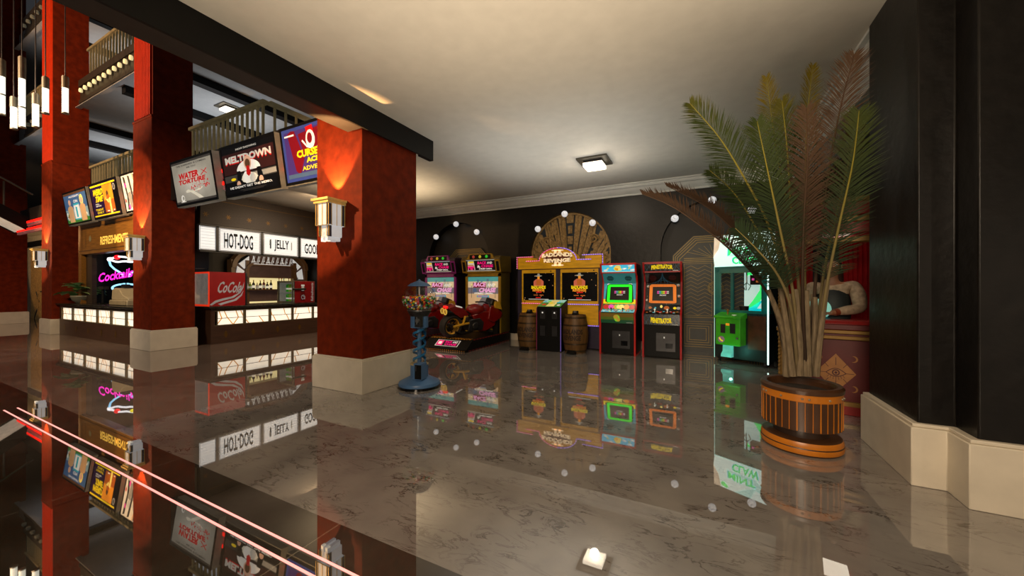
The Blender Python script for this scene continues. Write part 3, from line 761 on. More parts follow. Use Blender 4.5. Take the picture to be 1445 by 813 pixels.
for i in range(9):
    u = (i+.3)/9
    g.line([(u, 0), (u+.05, .9)], .018, BBW, 1); g.line([(u+.03, 0), (u+.08, .9)], .012, BBW, 1)
    if i % 3 == 0: g.line([(u+.09, 0), (u+.04, .9)], .018, BBW, 1); g.line([(u, .3), (u+.1, .3)], .015, BBW, 1)
    else: g.disc(u+.06,.4,.014,BBW,1)
g.rect(0,1,0,.09,BBW,2); g.build('transom_pattern', t, recalc=False)
for x0 in (.14, 2.12):
    g = G(BBW)
    s_ = 1 if x0 < 1 else -1; xa = x0 if s_ > 0 else x0+.28
    g.prism([(xa, 1.72), (xa+s_*.2, 1.72), (xa+s_*.26, 1.95), (xa+s_*.06, 2.1)], 'y', .1, .13); g.prism([(xa+s_*.1, 2.18), (xa+s_*.26, 2.02), (xa+s_*.4, 2.2), (xa+s_*.4, 2.44)], 'y', .1, .13)
    g.use(BBD); g.box(*((.1,.42) if s_ > 0 else (2.1,2.42)), .13, .2, .9, 2.2); g.use(BBW)
    x1 = .16 if s_ > 0 else 2.16
    for k in range(4): g.prism([(x1+.05*k, 1.36), (x1+.05*k+.02, 1.36), (x1+.13+.02*k, 1.65)], 'y', .115, .13)
    g.build('side_glass', t)
BOT = [('bottle_clear',(150,150,140)),('bottle_lime',(120,150,30)),('bottle_dark',(24,16,10)),('bottle_brown',(58,30,12)),('bottle_white',(170,160,146)),('bottle_rust',(110,36,12)),('bottle_black',(12,11,10)),('bottle_purple',(60,30,90))]
CAPC = mat('bottle_cap_gold', (150,120,40), .4); CAPR = mat('bottle_cap_red', (150,16,20), .4)
def bottle(y, h, mi, label, tall=False, cap=CAPC, grp='bottles on the lit shelf'):
    nm, c = BOT[mi]; m = mat(nm, c, .15, emit=.06)
    t = thing('bottle', label, 'bottle', (-12.93, y, 1.36), 90, grp)
    r = .042 if not tall else .036
    g = G(m); g.lathe([(.001,0),(r,0),(r,h*.55),(r*.9,h*.62),(r*.35,h*.75),(r*.33,h*.92),(.001,h*.92)], n=12); g.build('glass', t)
    g = G(cap); g.lathe([(.001,h*.9),(r*.42,h*.9),(r*.42,h),(.001,h)], n=10); g.build('cap', t)
    g = G(P_CRM if mi in (2,3,6) else P_GRY); g.lathe([(r*1.03,h*.14),(r*1.03,h*.42)], n=12, cap=False); g.build('paper_label', t)
for y, h, mi, lb, tall, cp in ((6.78,.27,0,'clear bottle with a grey label, leftmost on the lit shelf',0,CAPC),(6.88,.23,1,'lime green bottle second from the left on the lit shelf',0,CAPC),
    (6.98,.30,2,'dark bottle with gold cap right of the lime bottle',0,CAPC),(7.09,.21,4,'short white bottle among dark ones on the lit shelf',0,CAPC),(7.19,.29,2,'dark bottle behind the short white one, left of the red-capped bottle',0,CAPC),
    (7.30,.32,5,'rust brown bottle with red cap on the lit shelf',0,CAPR),(7.41,.25,6,'black bottle just right of the red-capped bottle',0,CAPC),(7.53,.31,6,'tall black bottle ending the dark group on the lit shelf',0,CAPC),
    (7.80,.38,0,'slim clear bottle with red cap, left of the drinks cooler',1,CAPR),(7.89,.38,4,'slim white bottle with red cap, second beside the drinks cooler',1,CAPR),(7.97,.37,7,'slim bottle with purple base beside the drinks cooler',1,mat('bottle_cap_teal',(20,110,130),.4)),
    (8.14,.38,4,'slim bottle whose red cap shows over the drinks cooler',1,CAPR),(8.32,.35,0,'bottle whose dark cap shows above the right of the drinks cooler',1,DKST)):
    bottle(y, h, mi, lb, bool(tall), cp)

# red display cabinet with swooping script
REDP = mat('cabinet_red', (150,16,18), .35, noise=.08, emit=.10); REDE = glow('cabinet_red_edge', (235,50,16), .7)
SWH = mat('cabinet_white_print', (176,180,186), .4, emit=.12)
t = thing('drinks_display_case', 'large red glass-fronted display case with white script and swoosh on the hot-dog counter', 'display case', (-10.95, 4.88, .94), 90)
g = G(REDP); g.box(0, .82, 0, .8, .84, .87); g.box(0, .82, 0, .8, 0, .03); g.box(.0, .82, 0, .02, .03, .84); g.box(.80, .82, .02, .8, .03, .84); g.box(.02, .8, .78, .8, .03, .84); g.build('body', t)
g = G(REDE); g.box(-.012, .0, 0, .8, .83, .87); g.box(-.012, 0, 0, .8, 0, .04); g.box(-.012, 0, 0, .035, .04, .83); g.box(-.012, 0, .76, .8, .04, .83); g.build('glowing_edge', t)
g = G(glass('clear_pane')); g.box(-.006, -.002, .035, .76, .04, .83); g.build('glass_front', t)
g = G(mat('case_lining', (158,148,136), .5, emit=.4)); g.box(.02, .03, .03, .78, .03, .84); g.box(.03, .8, .76, .78, .03, .84)  # lit interior of the case put into the lining as glow
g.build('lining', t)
g = G(STEEL); g.box(.1, .55, .2, .6, .03, .28); g.build('tray', t)
g = G(SWH); g.frame((0,0,0), .82, .87); g.text('CoCola', .18,.86,.38,.72,SWH,2,slant=.10)
sw = [(.0,.04),(.15,.16),(.35,.22),(.6,.27),(.8,.38),(.9,.52),(.97,.72)]; s2 = [(.97,.72),(.95,.55),(.86,.38),(.66,.23),(.38,.16),(.18,.1),(.06,.02)]
g.poly(sw+s2[1:], SWH, 2); g.poly([(.22,.06),(.45,.13),(.68,.19),(.86,.32),(.95,.46),(.9,.3),(.74,.15),(.5,.08),(.3,.02)], SWH, 2)
g.build('script_and_swoosh', t, recalc=False)
g = G(DKST); g.box(.83, .87, 0, .8, 0, .86); g.build('side_rail', t)
# small drinks cooler
t = thing('drinks_cooler', 'small drinks cooler with green cans behind glass and a red bottle side panel', 'cooler', (-11.1, 7.14, .94), 90)
g = G(mat('cooler_shell', (88,84,76), .5)); g.box(0, .7, 0, .8, 0, .03); g.box(0, .7, 0, .8, .65, .68); g.box(.66, .7, 0, .8, .03, .65); g.box(.03, .66, 0, .02, .03, .65); g.box(.03, .66, .78, .8, .03, .65); g.build('shell', t)
g = G(mat('cooler_frame', (110,108,96), .45, metal=.2)); g.box(-.02, 0, 0, .05, 0, .68); g.box(-.02, 0, .75, .8, 0, .68); g.box(-.02, 0, .05, .75, .63, .68); g.box(-.02, 0, .05, .75, 0, .05); g.build('door_frame', t)
g = G(mat('cooler_lining', (136,134,122), .5, emit=.35)); g.box(.5, .52, .02, .78, .03, .65); g.box(.04, .5, .02, .78, .33, .34); g.box(.04, .5, .76, .78, .03, .65); g.build('lining', t)  # lining glow stands in for light inside the cooler
g = G(glass('clear_pane')); g.box(-.012, -.008, .05, .75, .05, .63); g.build('glass_door', t)
g = G(mat('cooler_red', (120,12,14), .4, emit=.08)); g.box(.03, .68, -.012, 0, .01, .67)
g.frame((.03,-.012,.01), .65, .66)
g.build('side_panel', t)
g = G(SWH); g.frame((.03,-.012,.01), .65, .66)
g.poly([(.28,.06),(.5,.06),(.52,.4),(.46,.6),(.45,.8),(.33,.8),(.32,.6),(.26,.4)], mat('print_dark_red_bottle', (96,8,10), .4), 1)
g.poly([(.33,.55),(.46,.55),(.46,.8),(.33,.8)], P_GRY, 2); g.rect(.31,.48,.78,.84,P_LGR,2)
g.line([(.4+.10*math.cos(R(a))*(1-a/900), .24+.12*math.sin(R(a))*(1-a/900)) for a in range(-40,480,30)], .016, SWH, 3)
g.U, g.V = Vector((0,0,1)), Vector((-1,0,0)); g.O = Vector((.65,-.012,.05)); g.w, g.h = .58, .12
g.text('Refreshments', 0,1,0.1,.8,SWH,3); g.build('bottle_print', t, recalc=False)
g = G(mat('tap_dark', (20,34,28), .4)); g.tube([(-.06,-.06,.42),(.08,-.07,.42),(.34,-.07,.43)], .03, 8); g.build('handle', t)
CANG = mat('can_green', (40,150,30), .35, emit=.25); CANL = mat('can_lime', (120,150,40), .35, emit=.2); CANW = mat('can_pale', (150,160,130), .35, emit=.15)
for z, rowt in ((.34,'upper'), (.04,'lower')):
    for i, (nm, mm) in enumerate((('pale',CANW),('lime',CANL),('green',CANG))):
        g = G(mm); g.lathe([(.001,0),(.055,0),(.06,.01),(.06,.2),(.045,.23),(.02,.24),(.001,.24)], n=12)
        g.use(P_LGR); g.lathe([(.061,.07),(.061,.12)], n=12, cap=False)
        o = g.build('drink_bottle' if z > .2 else 'drink_can'); o.location = (-11.1-.2-.13*i, 7.14+.12, .94+z)
        tag(o, '%s drink on the %s shelf inside the small cooler' % (nm, rowt), 'drink', 'drinks in the small cooler')
# ================================================================== WALL FEATURES
# fan-shaped carved relief in the middle niche
t = thing('fan_relief', 'gold and navy carved sunburst relief filling the niche behind the yellow cabinet', 'wall relief', (NX[1], 9.215, 0))
g = G(NAVY); pts = [(-NR+.01, .0)]+[( (NR-.01)*math.cos(math.pi*(1-i/24)), NZ+(NR-.01)*math.sin(math.pi*(1-i/24))) for i in range(25)]+[(NR-.01, 0)]
g.prism(pts, 'y', -.04, 0); g.build('backing', t)
def clipfan(x, z):
    if z > NZ:
        d = math.hypot(x, z-NZ)
        if d > NR-.03: k_ = (NR-.03)/d; return (x*k_, NZ+(z-NZ)*k_)
    return (max(-NR+.03, min(NR-.03, x)), z)
cz = 1.22; n = 23; pit = 160/n
def wedge(a, hw, r0, r1, y0, y1, tip=0.):
    rs = [r0, r1-tip]
    P = [(r0, a-hw), (r1-tip, a-hw), (r1, a), (r1-tip, a+hw), (r0, a+hw)] if tip else [(r0, a-hw), (r1, a-hw), (r1, a+hw), (r0, a+hw)]
    g.prism([clipfan(r*math.cos(R(b)), cz+r*math.sin(R(b))) for r, b in P], 'y', y0, y1)
for i in range(n):
    a = 10+pit*(i+.5); k_ = i % 4; o = (i*7) % 5*.05
    g = G(GOLDD)
    if k_ == 3:
        for j in range(6): wedge(a, pit*(.40 if j % 2 else .26), .5+j*.27, .5+j*.27+.20, -.075, -.03)
    else:
        wedge(a, pit*.40, .3, 2.2, -.06, -.03)
        wedge(a, pit*.34, .3, 1.45+o, -.10, -.06, .07); wedge(a, pit*.18, .3, 1.25+o, -.14, -.10, .06)
        if k_ == 1: wedge(a, pit*.30, 1.62, 1.95, -.10, -.06, .1)
        else: wedge(a-pit*.2, pit*.12, 1.6, 2.1, -.09, -.06); wedge(a+pit*.2, pit*.12, 1.6, 2.1, -.09, -.06)
    g.build('ray', t)
for s in (-1, 1):
    for (cx, cz2, r) in ((.82,1.75,.16),(.86,2.12,.12),(.80,1.4,.13),(.62,2.62,.12)):
        pts = [(s*(cx+r*(1-k_/40)*math.cos(k_*.3)), -.10, cz2+r*(1-k_/40)*math.sin(k_*.3)) for k_ in range(36)]
        g = G(GOLDD); g.tube(pts, .028, 6); g.build('scroll', t)
g = G(GOLDD); arc(g, 0, NZ, NR-.05, NR-.005, 0, 180, -.12, -.03, 28); g.box(-NR+.005,-NR+.05,-.12,-.03,0,NZ); g.box(NR-.05,NR-.005,-.12,-.03,0,NZ); g.build('rim', t)

# octagon-topped doors with gold inlay
DOOR = mat('door_panel', (24,28,22), .4, noise=.3); INL = mat('gold_inlay', (132,108,44), .4, metal=.4, emit=.07)
def octo(hw, h, c, in_): 
    hw -= in_; h -= in_; c -= in_*.41
    return [(-hw, 0), (-hw, h-c), (-hw+c, h), (hw-c, h), (hw, h-c), (hw, 0)]
for i, cx in ((1, NX[2]+.04), (2, NX[0]+.26)):
    d = thing('door_%d' % i, 'dark door with gold chevron inlay', 'door', (cx, 9.22, 0)); d['kind'] = 'structure'
    g = G(DOOR); g.prism(octo(.86, 2.56, .42, 0), 'y', -.06, 0); g.build('door_leaf', d)
    g = G(INL); g.frame((0,-.06,0), 1, 1); W = .011
    for q in (.02,.06,.10,.15): g.line(octo(.86,2.56,.42,q), W, INL, 1)
    g.line([(-.62,2.02),(.62,2.02)], W, INL, 1); g.line([(-.62,2.06),(.62,2.06)], W, INL, 1)
    for s in range(-5, 6): g.line([(s*.02,2.08),(s*.11,2.4-abs(s)*.04)], .007, INL, 1)
    for x0, x1 in ((-.66,-.03),(.03,.66)):
        g.line([(x0,.75),(x0,1.98),(x1,1.98),(x1,.75),(x0,.75)], W, INL, 1)
        g.line([(x0+.04,.79),(x0+.04,1.94),(x1-.04,1.94),(x1-.04,.79),(x0+.04,.79)], .007, INL, 1)
        for r in range(13):
            z = .80+r*.085; w_ = (x1-x0-.08)/4
            g.line([(x0+.04,z),(x0+.04+w_,z+.075),(x0+.04+2*w_,z),(x0+.04+3*w_,z+.075),(x1-.04,z)], .007, INL, 1)
        for q in (0,.05,.1,.15): g.line([(x0+q,.10+q),(x0+q,.66-q),(x1-q,.66-q),(x1-q,.10+q),(x0+q,.10+q)], .008, INL, 1)
    for q in (.12,.145): g.line([(q*math.cos(R(a)),1.40+q*math.sin(R(a))) for a in range(0,361,15)], .009, INL, 2)
    for a in range(0,360,30): g.line([(0,1.40),(.11*math.cos(R(a)),1.40+.11*math.sin(R(a)))], .006, INL, 2)
    g.build('inlay', d, recalc=False)

# faceted round wall lights over the niches
CRY = mat('crystal_facets', (225,225,228), .1, noise=.5, scale=30, emit=.75, bump=.4)
def wall_light(x, z, label):
    t = thing('wall_light', label, 'wall light', (x, 8.94, z), 0, 'faceted round wall lights')
    bm = bmesh.new(); bmesh.ops.create_icosphere(bm, subdivisions=2, radius=.082)
    g = G(CRY); 
    for f in bm.faces: g.face([v.co for v in f.verts])
    bm.free(); g.build('globe', t, sharp=5)
    g = G(DKST); g.cyl((0,.07,0), (0,.06,0), .03, n=8); g.cyl((0,.05,0),(0,.06,0),.02,n=8); g.build('mount', t)
for ci, nm in ((0,'dark arch above the racing machines'),(1,'arch with the gold sunburst relief'),(2,'dark arch beside the palm')):
    c = (-6.33,-3.01,.27)[ci]
    for dx, z, pos in ((-.73,2.94,'left'),(0,3.27,'top'),(.71,2.99,'right')):
        wall_light(c+dx, z, 'sparkling round light at the %s of the %s' % (pos, nm))

# ================================================================== GUMBALL MACHINE
BLUE = mat('gumball_blue', (74,112,158), .4, noise=.1); BLU2 = mat('gumball_spiral_blue', (28,108,160), .35)
t = thing('gumball_machine', 'blue gumball machine with domed lid and spiral tower beside the nearest pillar', 'gumball machine', (-3.55, 4.12, 0), 8)
g = G(BLUE); g.lathe([(.001,.015),(.285,.015),(.29,.05),(.28,.075),(.2,.115),(.13,.15),(.001,.15)], n=40); g.build('base', t)
g = G(BLKG); g.lathe([(.30,0),(.30,.03),(.285,.035),(.001,.035),(.001,0)], n=40, cap=False); g.build('foot_ring', t)
g = G(BLUE); g.lathe([(.001,.14),(.125,.14),(.125,.32),(.001,.32)], n=28); g.use(mat('cream_rim',(190,170,120),.4)); g.lathe([(.128,.315),(.128,.33),(.001,.33)], n=28); g.build('cup', t)
g = G(BLUE); g.box(.03, .15, -.19, -.05, .14, .36); g.use(BLK); g.box(.05, .15, -.195, -.188, .15, .345); g.use(STEEL); g.box(.07,.075,-.2,-.194,.26,.33); g.build('prize_door', t)
g = G(BLUE); g.cyl((0,0,.32), (0,0,.84), .03, n=12); g.build('post', t)
for ph in (0, 180):
    g = G(BLU2)
    N_ = 48
    for i in range(N_):
        a0, a1 = R(ph+i*720/N_), R(ph+(i+1)*720/N_); z0, z1 = .34+.48*i/N_, .34+.48*(i+1)/N_
        g.face([(.095*math.cos(a0),.095*math.sin(a0),z0),(.095*math.cos(a1),.095*math.sin(a1),z1),(.095*math.cos(a1),.095*math.sin(a1),z1+.035),(.095*math.cos(a0),.095*math.sin(a0),z0+.035)])
        g.face([(.07*math.cos(a0),.07*math.sin(a0),z0),(.095*math.cos(a0),.095*math.sin(a0),z0),(.095*math.cos(a1),.095*math.sin(a1),z1),(.07*math.cos(a1),.07*math.sin(a1),z1)])
    g.build('spiral_chute', t)
g = G(glass('clear_pane')); g.lathe([(.122,.33),(.122,.84)], n=28, cap=False); g.build('glass_tube', t)
g = G(BLUE); g.lathe([(.001,.84),(.125,.84),(.125,1.04),(.001,1.04)], n=28); g.build('body', t)
g = G(DKST); g.lathe([(.125,1.0),(.16,1.06),(.165,1.085),(.001,1.085)], n=28); g.use(STEEL); g.lathe([(.168,1.078),(.168,1.09),(.16,1.09)], n=28, cap=False); g.build('collar', t)
g = G(DKST); g.box(.03, .12, -.165, -.1, .86, 1.03); g.use(STEEL); g.cyl((.08,-.165,.95),(.08,-.185,.95),.03,n=14); g.box(.072,.088,-.195,-.185,.90,1.0); g.use(BLK); g.box(.04,.05,-.17,-.165,.9,1.0); g.build('coin_mechanism', t)
g = G(glass('globe_glass', (250,250,250))); g.lathe([(.155,1.09),(.22,1.14),(.245,1.22),(.232,1.31),(.185,1.39),(.13,1.43)], n=36, cap=False); g.build('globe', t)
g = G(STEEL); g.cyl((0,0,1.1), (0,0,1.44), .012, n=8); g.build('rod', t)
g = G(BLUE); g.lathe([(.165,1.425),(.16,1.435),(.12,1.465),(.06,1.49),(.02,1.505),(.012,1.52),(.001,1.525)], n=32, cap=False); g.use(BLK); g.lathe([(.001,1.424),(.165,1.425)], n=32, cap=False); g.build('lid', t)
cols = [mat('gumball_%s' % n_, c, .25, emit=.04) for n_, c in (('red',(190,24,24)),('yellow',(220,190,40)),('green',(40,140,50)),('blue',(40,70,170)),('orange',(214,110,30)),('white',(220,214,200)),('black',(26,22,24)),('pink',(200,80,110)))]
rnd = random.Random(4)
balls = {}; placed = []
gn = ('red','yellow','green','blue','orange','white','black','pink')
tries = 0
while len(placed) < 290 and tries < 60000:
    tries += 1
    z = rnd.uniform(1.108, 1.29); f_ = (z-1.09)/.13
    rm = min(.238, .152+.10*min(1, f_)) - .02
    rr = rm if z < 1.272 else rm*math.sqrt(rnd.random()); a = rnd.uniform(0, 6.283)
    if z > 1.272: z = 1.262+.03*(1-rr/rm)
    p_ = Vector((rr*math.cos(a), rr*math.sin(a), z))
    if any((p_-q).length < .0262 for q in placed): continue
    placed.append(p_); k_ = rnd.randrange(8)
    if k_ not in balls: g = G(cols[k_]); g.sph((0,0,0), .0165, 8, m=6); o = g.build('gumball'); balls[k_] = o
    else: o = balls[k_].copy(); COL.objects.link(o)
    o.location = (-3.55+p_.x, 4.12+p_.y, p_.z); tag(o, '%s gumball among the mixed gumballs inside the glass globe' % gn[k_], 'gumball', '%s gumballs in the globe' % gn[k_])
# ================================================================== MOTORBIKE RACING MACHINES
RM = mat('bike_red', (120,14,12), .25, noise=.1, coat=.5); BKP = mat('bike_black', (18,17,18), .3); TYR = mat('tyre_rubber', (24,22,21), .75, noise=.1)
YEL = mat('bike_yellow', (206,160,40), .35); CHR = mat('exhaust_chrome', (226,186,80), .25, metal=.5, emit=.4)  # glow put into the chrome to brighten the exhaust rings
LPNK = C3('pale_pink', (236,170,222))
def race_art(g, big):
    if big:
        g.rect(0,1,0,1,C3('beach_sand',(200,170,132)),1); g.rect(0,1,.62,1,C3('sea_sky',(70,150,150)),2); g.rect(0,1,.62,.84,C3('hazy_sky',(206,190,160)),3)
        g.poly([(0,.62),(1,.62),(1,.4),(0,.4)], C3('street_shade',(110,104,112)), 3)
        g.poly([(.3,0),(.86,0),(.66,.36),(.52,.36)], C3('asphalt',(110,106,106)), 4)
        for x in (.12,.9): g.rect(x-.006,x+.006,.25,.72,P_DGR,4); g.disc(x,.72,.02,P_LYL,5)
        for x,h in ((.3,.9),(.42,.86),(.62,.93),(.74,.85)): g.rect(x,x+.07,.62,h,C3('tower_blue',(80,112,132)),3)
        g.rect(.17,.60,.62,.80,P_DRD,4); g.text('RACE',.18,.58,.65,.80,LPNK,7,slant=.03); g.text('AND',.62,.88,.66,.76,P_WHT,7,slant=.03)
        g.text('CHASE',.36,.90,.45,.61,LPNK,7,slant=.03); g.text('&',.16,.32,.46,.6,P_SKY,7); g.text('STREET LEGAL',.22,.84,.385,.44,P_WHT,7)
        g.rect(.30,.70,.27,.345,P_TEA,6); g.text('PRESS START',.33,.67,.285,.33,P_MAG,7)
    else:
        g.rect(0,1,0,1,P_BLK,1); g.rect(0,1,.94,1,P_SK2,2); g.rect(0,1,0,.05,P_LGR,2)
        g.poly([(.03,.1),(.3,.1),(.28,.9),(.06,.9)], P_LGR, 3); g.rect(.04,.28,.12,.46,P_MAG,4); g.rect(.09,.27,.74,.88,P_YEL,4); g.rect(.05,.26,.50,.58,P_OR2,4); g.disc(.1,.2,.03,P_BLK,5); g.disc(.24,.2,.03,P_BLK,5)
        g.text('RACE',.40,.70,.60,.86,P_MAG,6,slant=.02); g.text('AND',.74,.92,.62,.82,P_WHT,6); g.text('CHASE',.52,.93,.32,.56,P_MAG,6,slant=.02); g.text('&',.38,.5,.3,.52,P_WHT,6); g.text('STREET LEGAL',.44,.90,.14,.26,P_WHT,6)
def race_machine(x0, main, dark, label, mirror):
    t = thing('racing_machine', label, 'arcade machine', (x0, 6.70, 0), 0, 'motorbike racing arcade machines')
    # platform
    g = G(BLK); g.prism([(0,0),(.0,.05),(.28,.25),(2.1,.25),(2.1,0)], 'x', 0, 1.2)
    yw = mat('hazard_yellow', (176,120,24), .5); rd = mat('platform_red', (140,24,16), .5)
    g.use(yw)
    for i in range(15): g.hexa([(.06+i*.075,.24,.235),(.10+i*.075,.24,.235),(.10+i*.075,.36,.252),(.06+i*.075,.36,.252),(.06+i*.075,.24,.245),(.10+i*.075,.24,.245),(.10+i*.075,.36,.256),(.06+i*.075,.36,.256)])
    for i in range(20): g.box(.03+i*.058, .055+i*.058, -.004, 0, .01, .03)
    g.use(rd); 
    for i in range(14): g.box(1.2, 1.203, .3+i*.125, .3+i*.125+.08, .225, .245); g.box(1.2,1.203,.1+i*.14,.1+i*.14+.09,.01,.025)
    g.build('platform', t)
    g = G(P_BLK); v = Vector((0,.28,.20)).normalized(); g.frame((.30,.055,.09), .62, .2, (1,0,0), v)
    g.rect(0,1,0,1,P_LGR,2); g.rect(.03,.97,.06,.94,P_BLK,3); g.rect(.04,.3,.1,.9,P_MAG,4); g.rect(.1,.24,.3,.7,P_WHT,5); g.text('RACE',.38,.66,.52,.86,P_MAG,5); g.text('AND',.7,.92,.54,.84,P_WHT,5); g.text('CHASE',.4,.92,.14,.46,P_MAG,5); g.build('platform_badge', t, recalc=False)
    # cabinet
    g = G(dark); g.prism([(1.60,.25),(1.60,2.20),(2.1,2.20),(2.1,.25)], 'x', .14, 1.20); g.build('cabinet', t, bev=.02)
    g = G(main); g.box(.14, .21, 1.56, 1.60, .25, 1.78); g.box(1.13, 1.20, 1.56, 1.60, .25, 1.78); g.box(.14, 1.20, 1.56, 1.60, 1.70, 1.79)
    g.box(.21,.25,1.585,1.6,.3,.92); g.build('frame', t)
    g = G(BLK); g.box(.20, 1.14, 1.58, 1.60, .95, 1.70); g.frame((.21,1.58,.96), .92, .73); race_art(g, True); g.build('screen', t, recalc=False)
    g = G(mat(main.name+'_panel', tuple(int(v*.8) for v in ((180,130,24) if 'yellow' in main.name else (110,20,110))), .4, noise=.4)); g.box(.22, 1.12, 1.585, 1.6, .26, .94); g.build('lower_panel', t)
    # marquee head, wider than the cabinet and leaning forward
    g = G(dark); g.prism([(1.52,1.80),(1.43,2.15),(1.50,2.22),(2.08,2.24),(2.1,1.80)], 'x', .08, 1.24); g.build('marquee_head', t, bev=.02)
    V_ = Vector((0,-.09,.35)).normalized()
    g = G(main); g.frame((.08,1.518,1.80), 1.16, .361, (1,0,0), V_)
    for r_ in ((0,.13,0,.92),(.87,1,0,.92),(.12,.88,.0,.08),(.12,.88,.88,.98)): g.rect(*r_, main, 2)
    g.rect(.03,.10,.1,.8,BLK,4); g.rect(.90,.97,.1,.8,BLK,4); g.build('marquee_trim', t, recalc=False)
    g = G(P_BLK); g.frame((.235,1.506,1.84), .85, .295, (1,0,0), V_); race_art(g, False); g.build('marquee', t, recalc=False)
    g = G(main); g.prism([(.24,2.13),(.33,2.28),(1.00,2.28),(1.09,2.13)], 'y', 1.44, 1.50); g.build('lamp_bracket', t)
    g = G(BLK); g.box(.35,.98,1.432,1.44,2.15,2.26); g.build('lamp_panel', t)
    for x, nm, c in ((.47,'red',(150,50,44)),(.665,'yellow',(190,176,40)),(.86,'green',(40,190,50))):
        g = G(mat('signal_'+nm, c, .3, emit=.5)); g.sph((x,1.432,2.205), .04, 12, sc=(1,.5,1)); o = g.build('signal_lamp', t); o['label'] = nm+' signal lamp'
    # coin tower
    g = G(BLK); g.box(1.04, 1.18, 1.44, 1.56, .25, .86); g.prism([(1.44,.86),(1.56,.86),(1.56,.98)], 'x', 1.04, 1.18); g.use(glow('coin_light',(255,30,30),1.)); g.box(1.10,1.115,1.435,1.44,.62,.635); g.build('coin_tower', t)
    # the bike, aimed at the screen
    M = Matrix.Translation((.52,.34,.25)) @ Matrix.Rotation(R(-22), 4, 'Z') @ Matrix.Rotation(R(9), 4, 'Y')
    def gg(m): q = G(m); q.M = M; return q
    g = gg(RM)
    g.prism([(.62,.32),(.50,.52),(.80,.62),(1.05,.60),(1.30,.48),(1.22,.22),(.95,.10),(.72,.12)], 'x', -.13, .13)
    g.prism([(.95,.40),(.98,.76),(1.18,.74),(1.40,.55),(1.36,.42),(1.15,.30)], 'x', -.17, .17)
    bike = g.build('motorcycle', t, bev=.03)
    g = gg(RM); g.sph((0,.66,.64), .19, 16, sc=(.85,1.35,.75), m=10); g.build('tank', bike)
    g = gg(BKP); g.prism([(-.02,.68),(.06,.74),(.40,.62),(.48,.54),(.36,.52),(.05,.62)], 'x', -.10, .10); g.build('seat', bike, bev=.02)
    g = gg(RM); g.prism([(-.18,.72),(.02,.79),(.22,.72),(.42,.54),(.20,.47),(-.04,.60)], 'x', -.12, .12); g.use(P_LGR); g.prism([(-.0,.79),(.2,.735),(.2,.70),(-.0,.75)], 'x', .04, .125); g.build('tail_fairing', bike, bev=.02)
    g = gg(glow('tail_lamp_red',(230,24,20),.9)); g.box(-.07, .07, -.21, -.15, .695, .75); g.build('tail_light', bike, bev=.01)
    for s in (-1, 1):
        g = gg(BKP); g.cyl((s*.066,-.215,.625), (s*.066,.10,.60), .058, .05, n=18)
        g.use(CHR); g.tube([(s*.066+.056*math.cos(a*.3927),-.22,.625+.056*math.sin(a*.3927)) for a in range(17)], .017, 6)
        g.use(YEL); g.cyl((s*.066,-.222,.625), (s*.066,-.214,.625), .022, n=12); g.build('exhaust_pipe', bike)
    def wheel(y, nm, wd):
        g = gg(TYR); g.M = M @ Matrix.Translation((0,y,.28)) @ Matrix.Rotation(R(90), 4, 'Y')
        w_ = wd
        g.lathe([(.185,-w_*.8),(.235,-w_),(.27,-w_*.65),(.283,0),(.27,w_*.65),(.235,w_),(.185,w_*.8)], n=36, cap=False)
        g.use(YEL); g.lathe([(.185,-w_*.8),(.17,-w_*.7),(.17,w_*.7),(.185,w_*.8)], n=36, cap=False); g.use(BKP); g.cyl((0,0,-w_),(0,0,w_),.045,n=14)
        for k_ in range(6):
            a = R(60*k_); g.tube([(.04*math.cos(a),.04*math.sin(a),0),(.175*math.cos(a+.25),.175*math.sin(a+.25),0)], .018, 6)
        g.build(nm, bike)
    wheel(0, 'rear_wheel', .105); wheel(1.22, 'front_wheel', .07)
    g = gg(YEL); g.tube([(.12,0,.28),(.12,.3,.33),(.1,.5,.34)], .03, 8); g.tube([(-.12,0,.28),(-.12,.3,.33),(-.1,.5,.34)], .03, 8); g.tube([(.12,.26,.33),(.12,.30,.52)], .025, 8); g.build('swing_arm', bike)
    g = gg(DKST); g.prism([(.42,.14),(.42,.42),(.72,.46),(.86,.34),(.84,.14)], 'x', -.14, .14); g.cyl((-.17,.6,.27),(.17,.6,.27),.09,n=16); g.build('engine', bike, bev=.02)
    g = gg(mat('pipe_dark',(40,38,38),.3,metal=.6)); g.tube([(.1,.55,.13),(.14,.2,.10),(.14,.05,.16)], .03, 8); g.build('foot_bar', bike)
    g = gg(BKP); g.prism([(1.00,.72),(1.06,.92),(1.22,.86),(1.40,.58),(1.3,.56)], 'x', -.13, .13); g.build('windscreen', bike, bev=.02)
    g = gg(YEL); g.prism([(1.10,.70),(1.12,.86),(1.26,.84),(1.36,.64)], 'x', .12, .18); g.build('yellow_nose_panel', bike, bev=.01)
    g = gg(BKP); g.tube([(-.30,.86,.76),(-.12,.96,.80),(.12,.96,.80),(.30,.86,.76)], .018, 8); g.build('handlebar', bike)
    for s in (-1,1):
        g = gg(DKST); g.tube([(s*.09,1.02,.72),(s*.09,1.22,.28)], .025, 8); g.build('fork', bike)
    return t
PUR = mat('purple_cabinet', (132,22,138), .4, noise=.15); PURD = mat('purple_dark_cabinet', (44,26,44), .45)
YLC = mat('yellow_cabinet', (150,118,20), .4, noise=.15); YLD = mat('yellow_dark_cabinet', (86,70,16), .45, noise=.2)
race_machine(-5.68, YLC, YLD, 'yellow motorbike racing machine with a red bike, right of the pair', False)
race_machine(-7.05, PUR, PURD, 'purple motorbike racing machine partly behind the gumball machine', True)

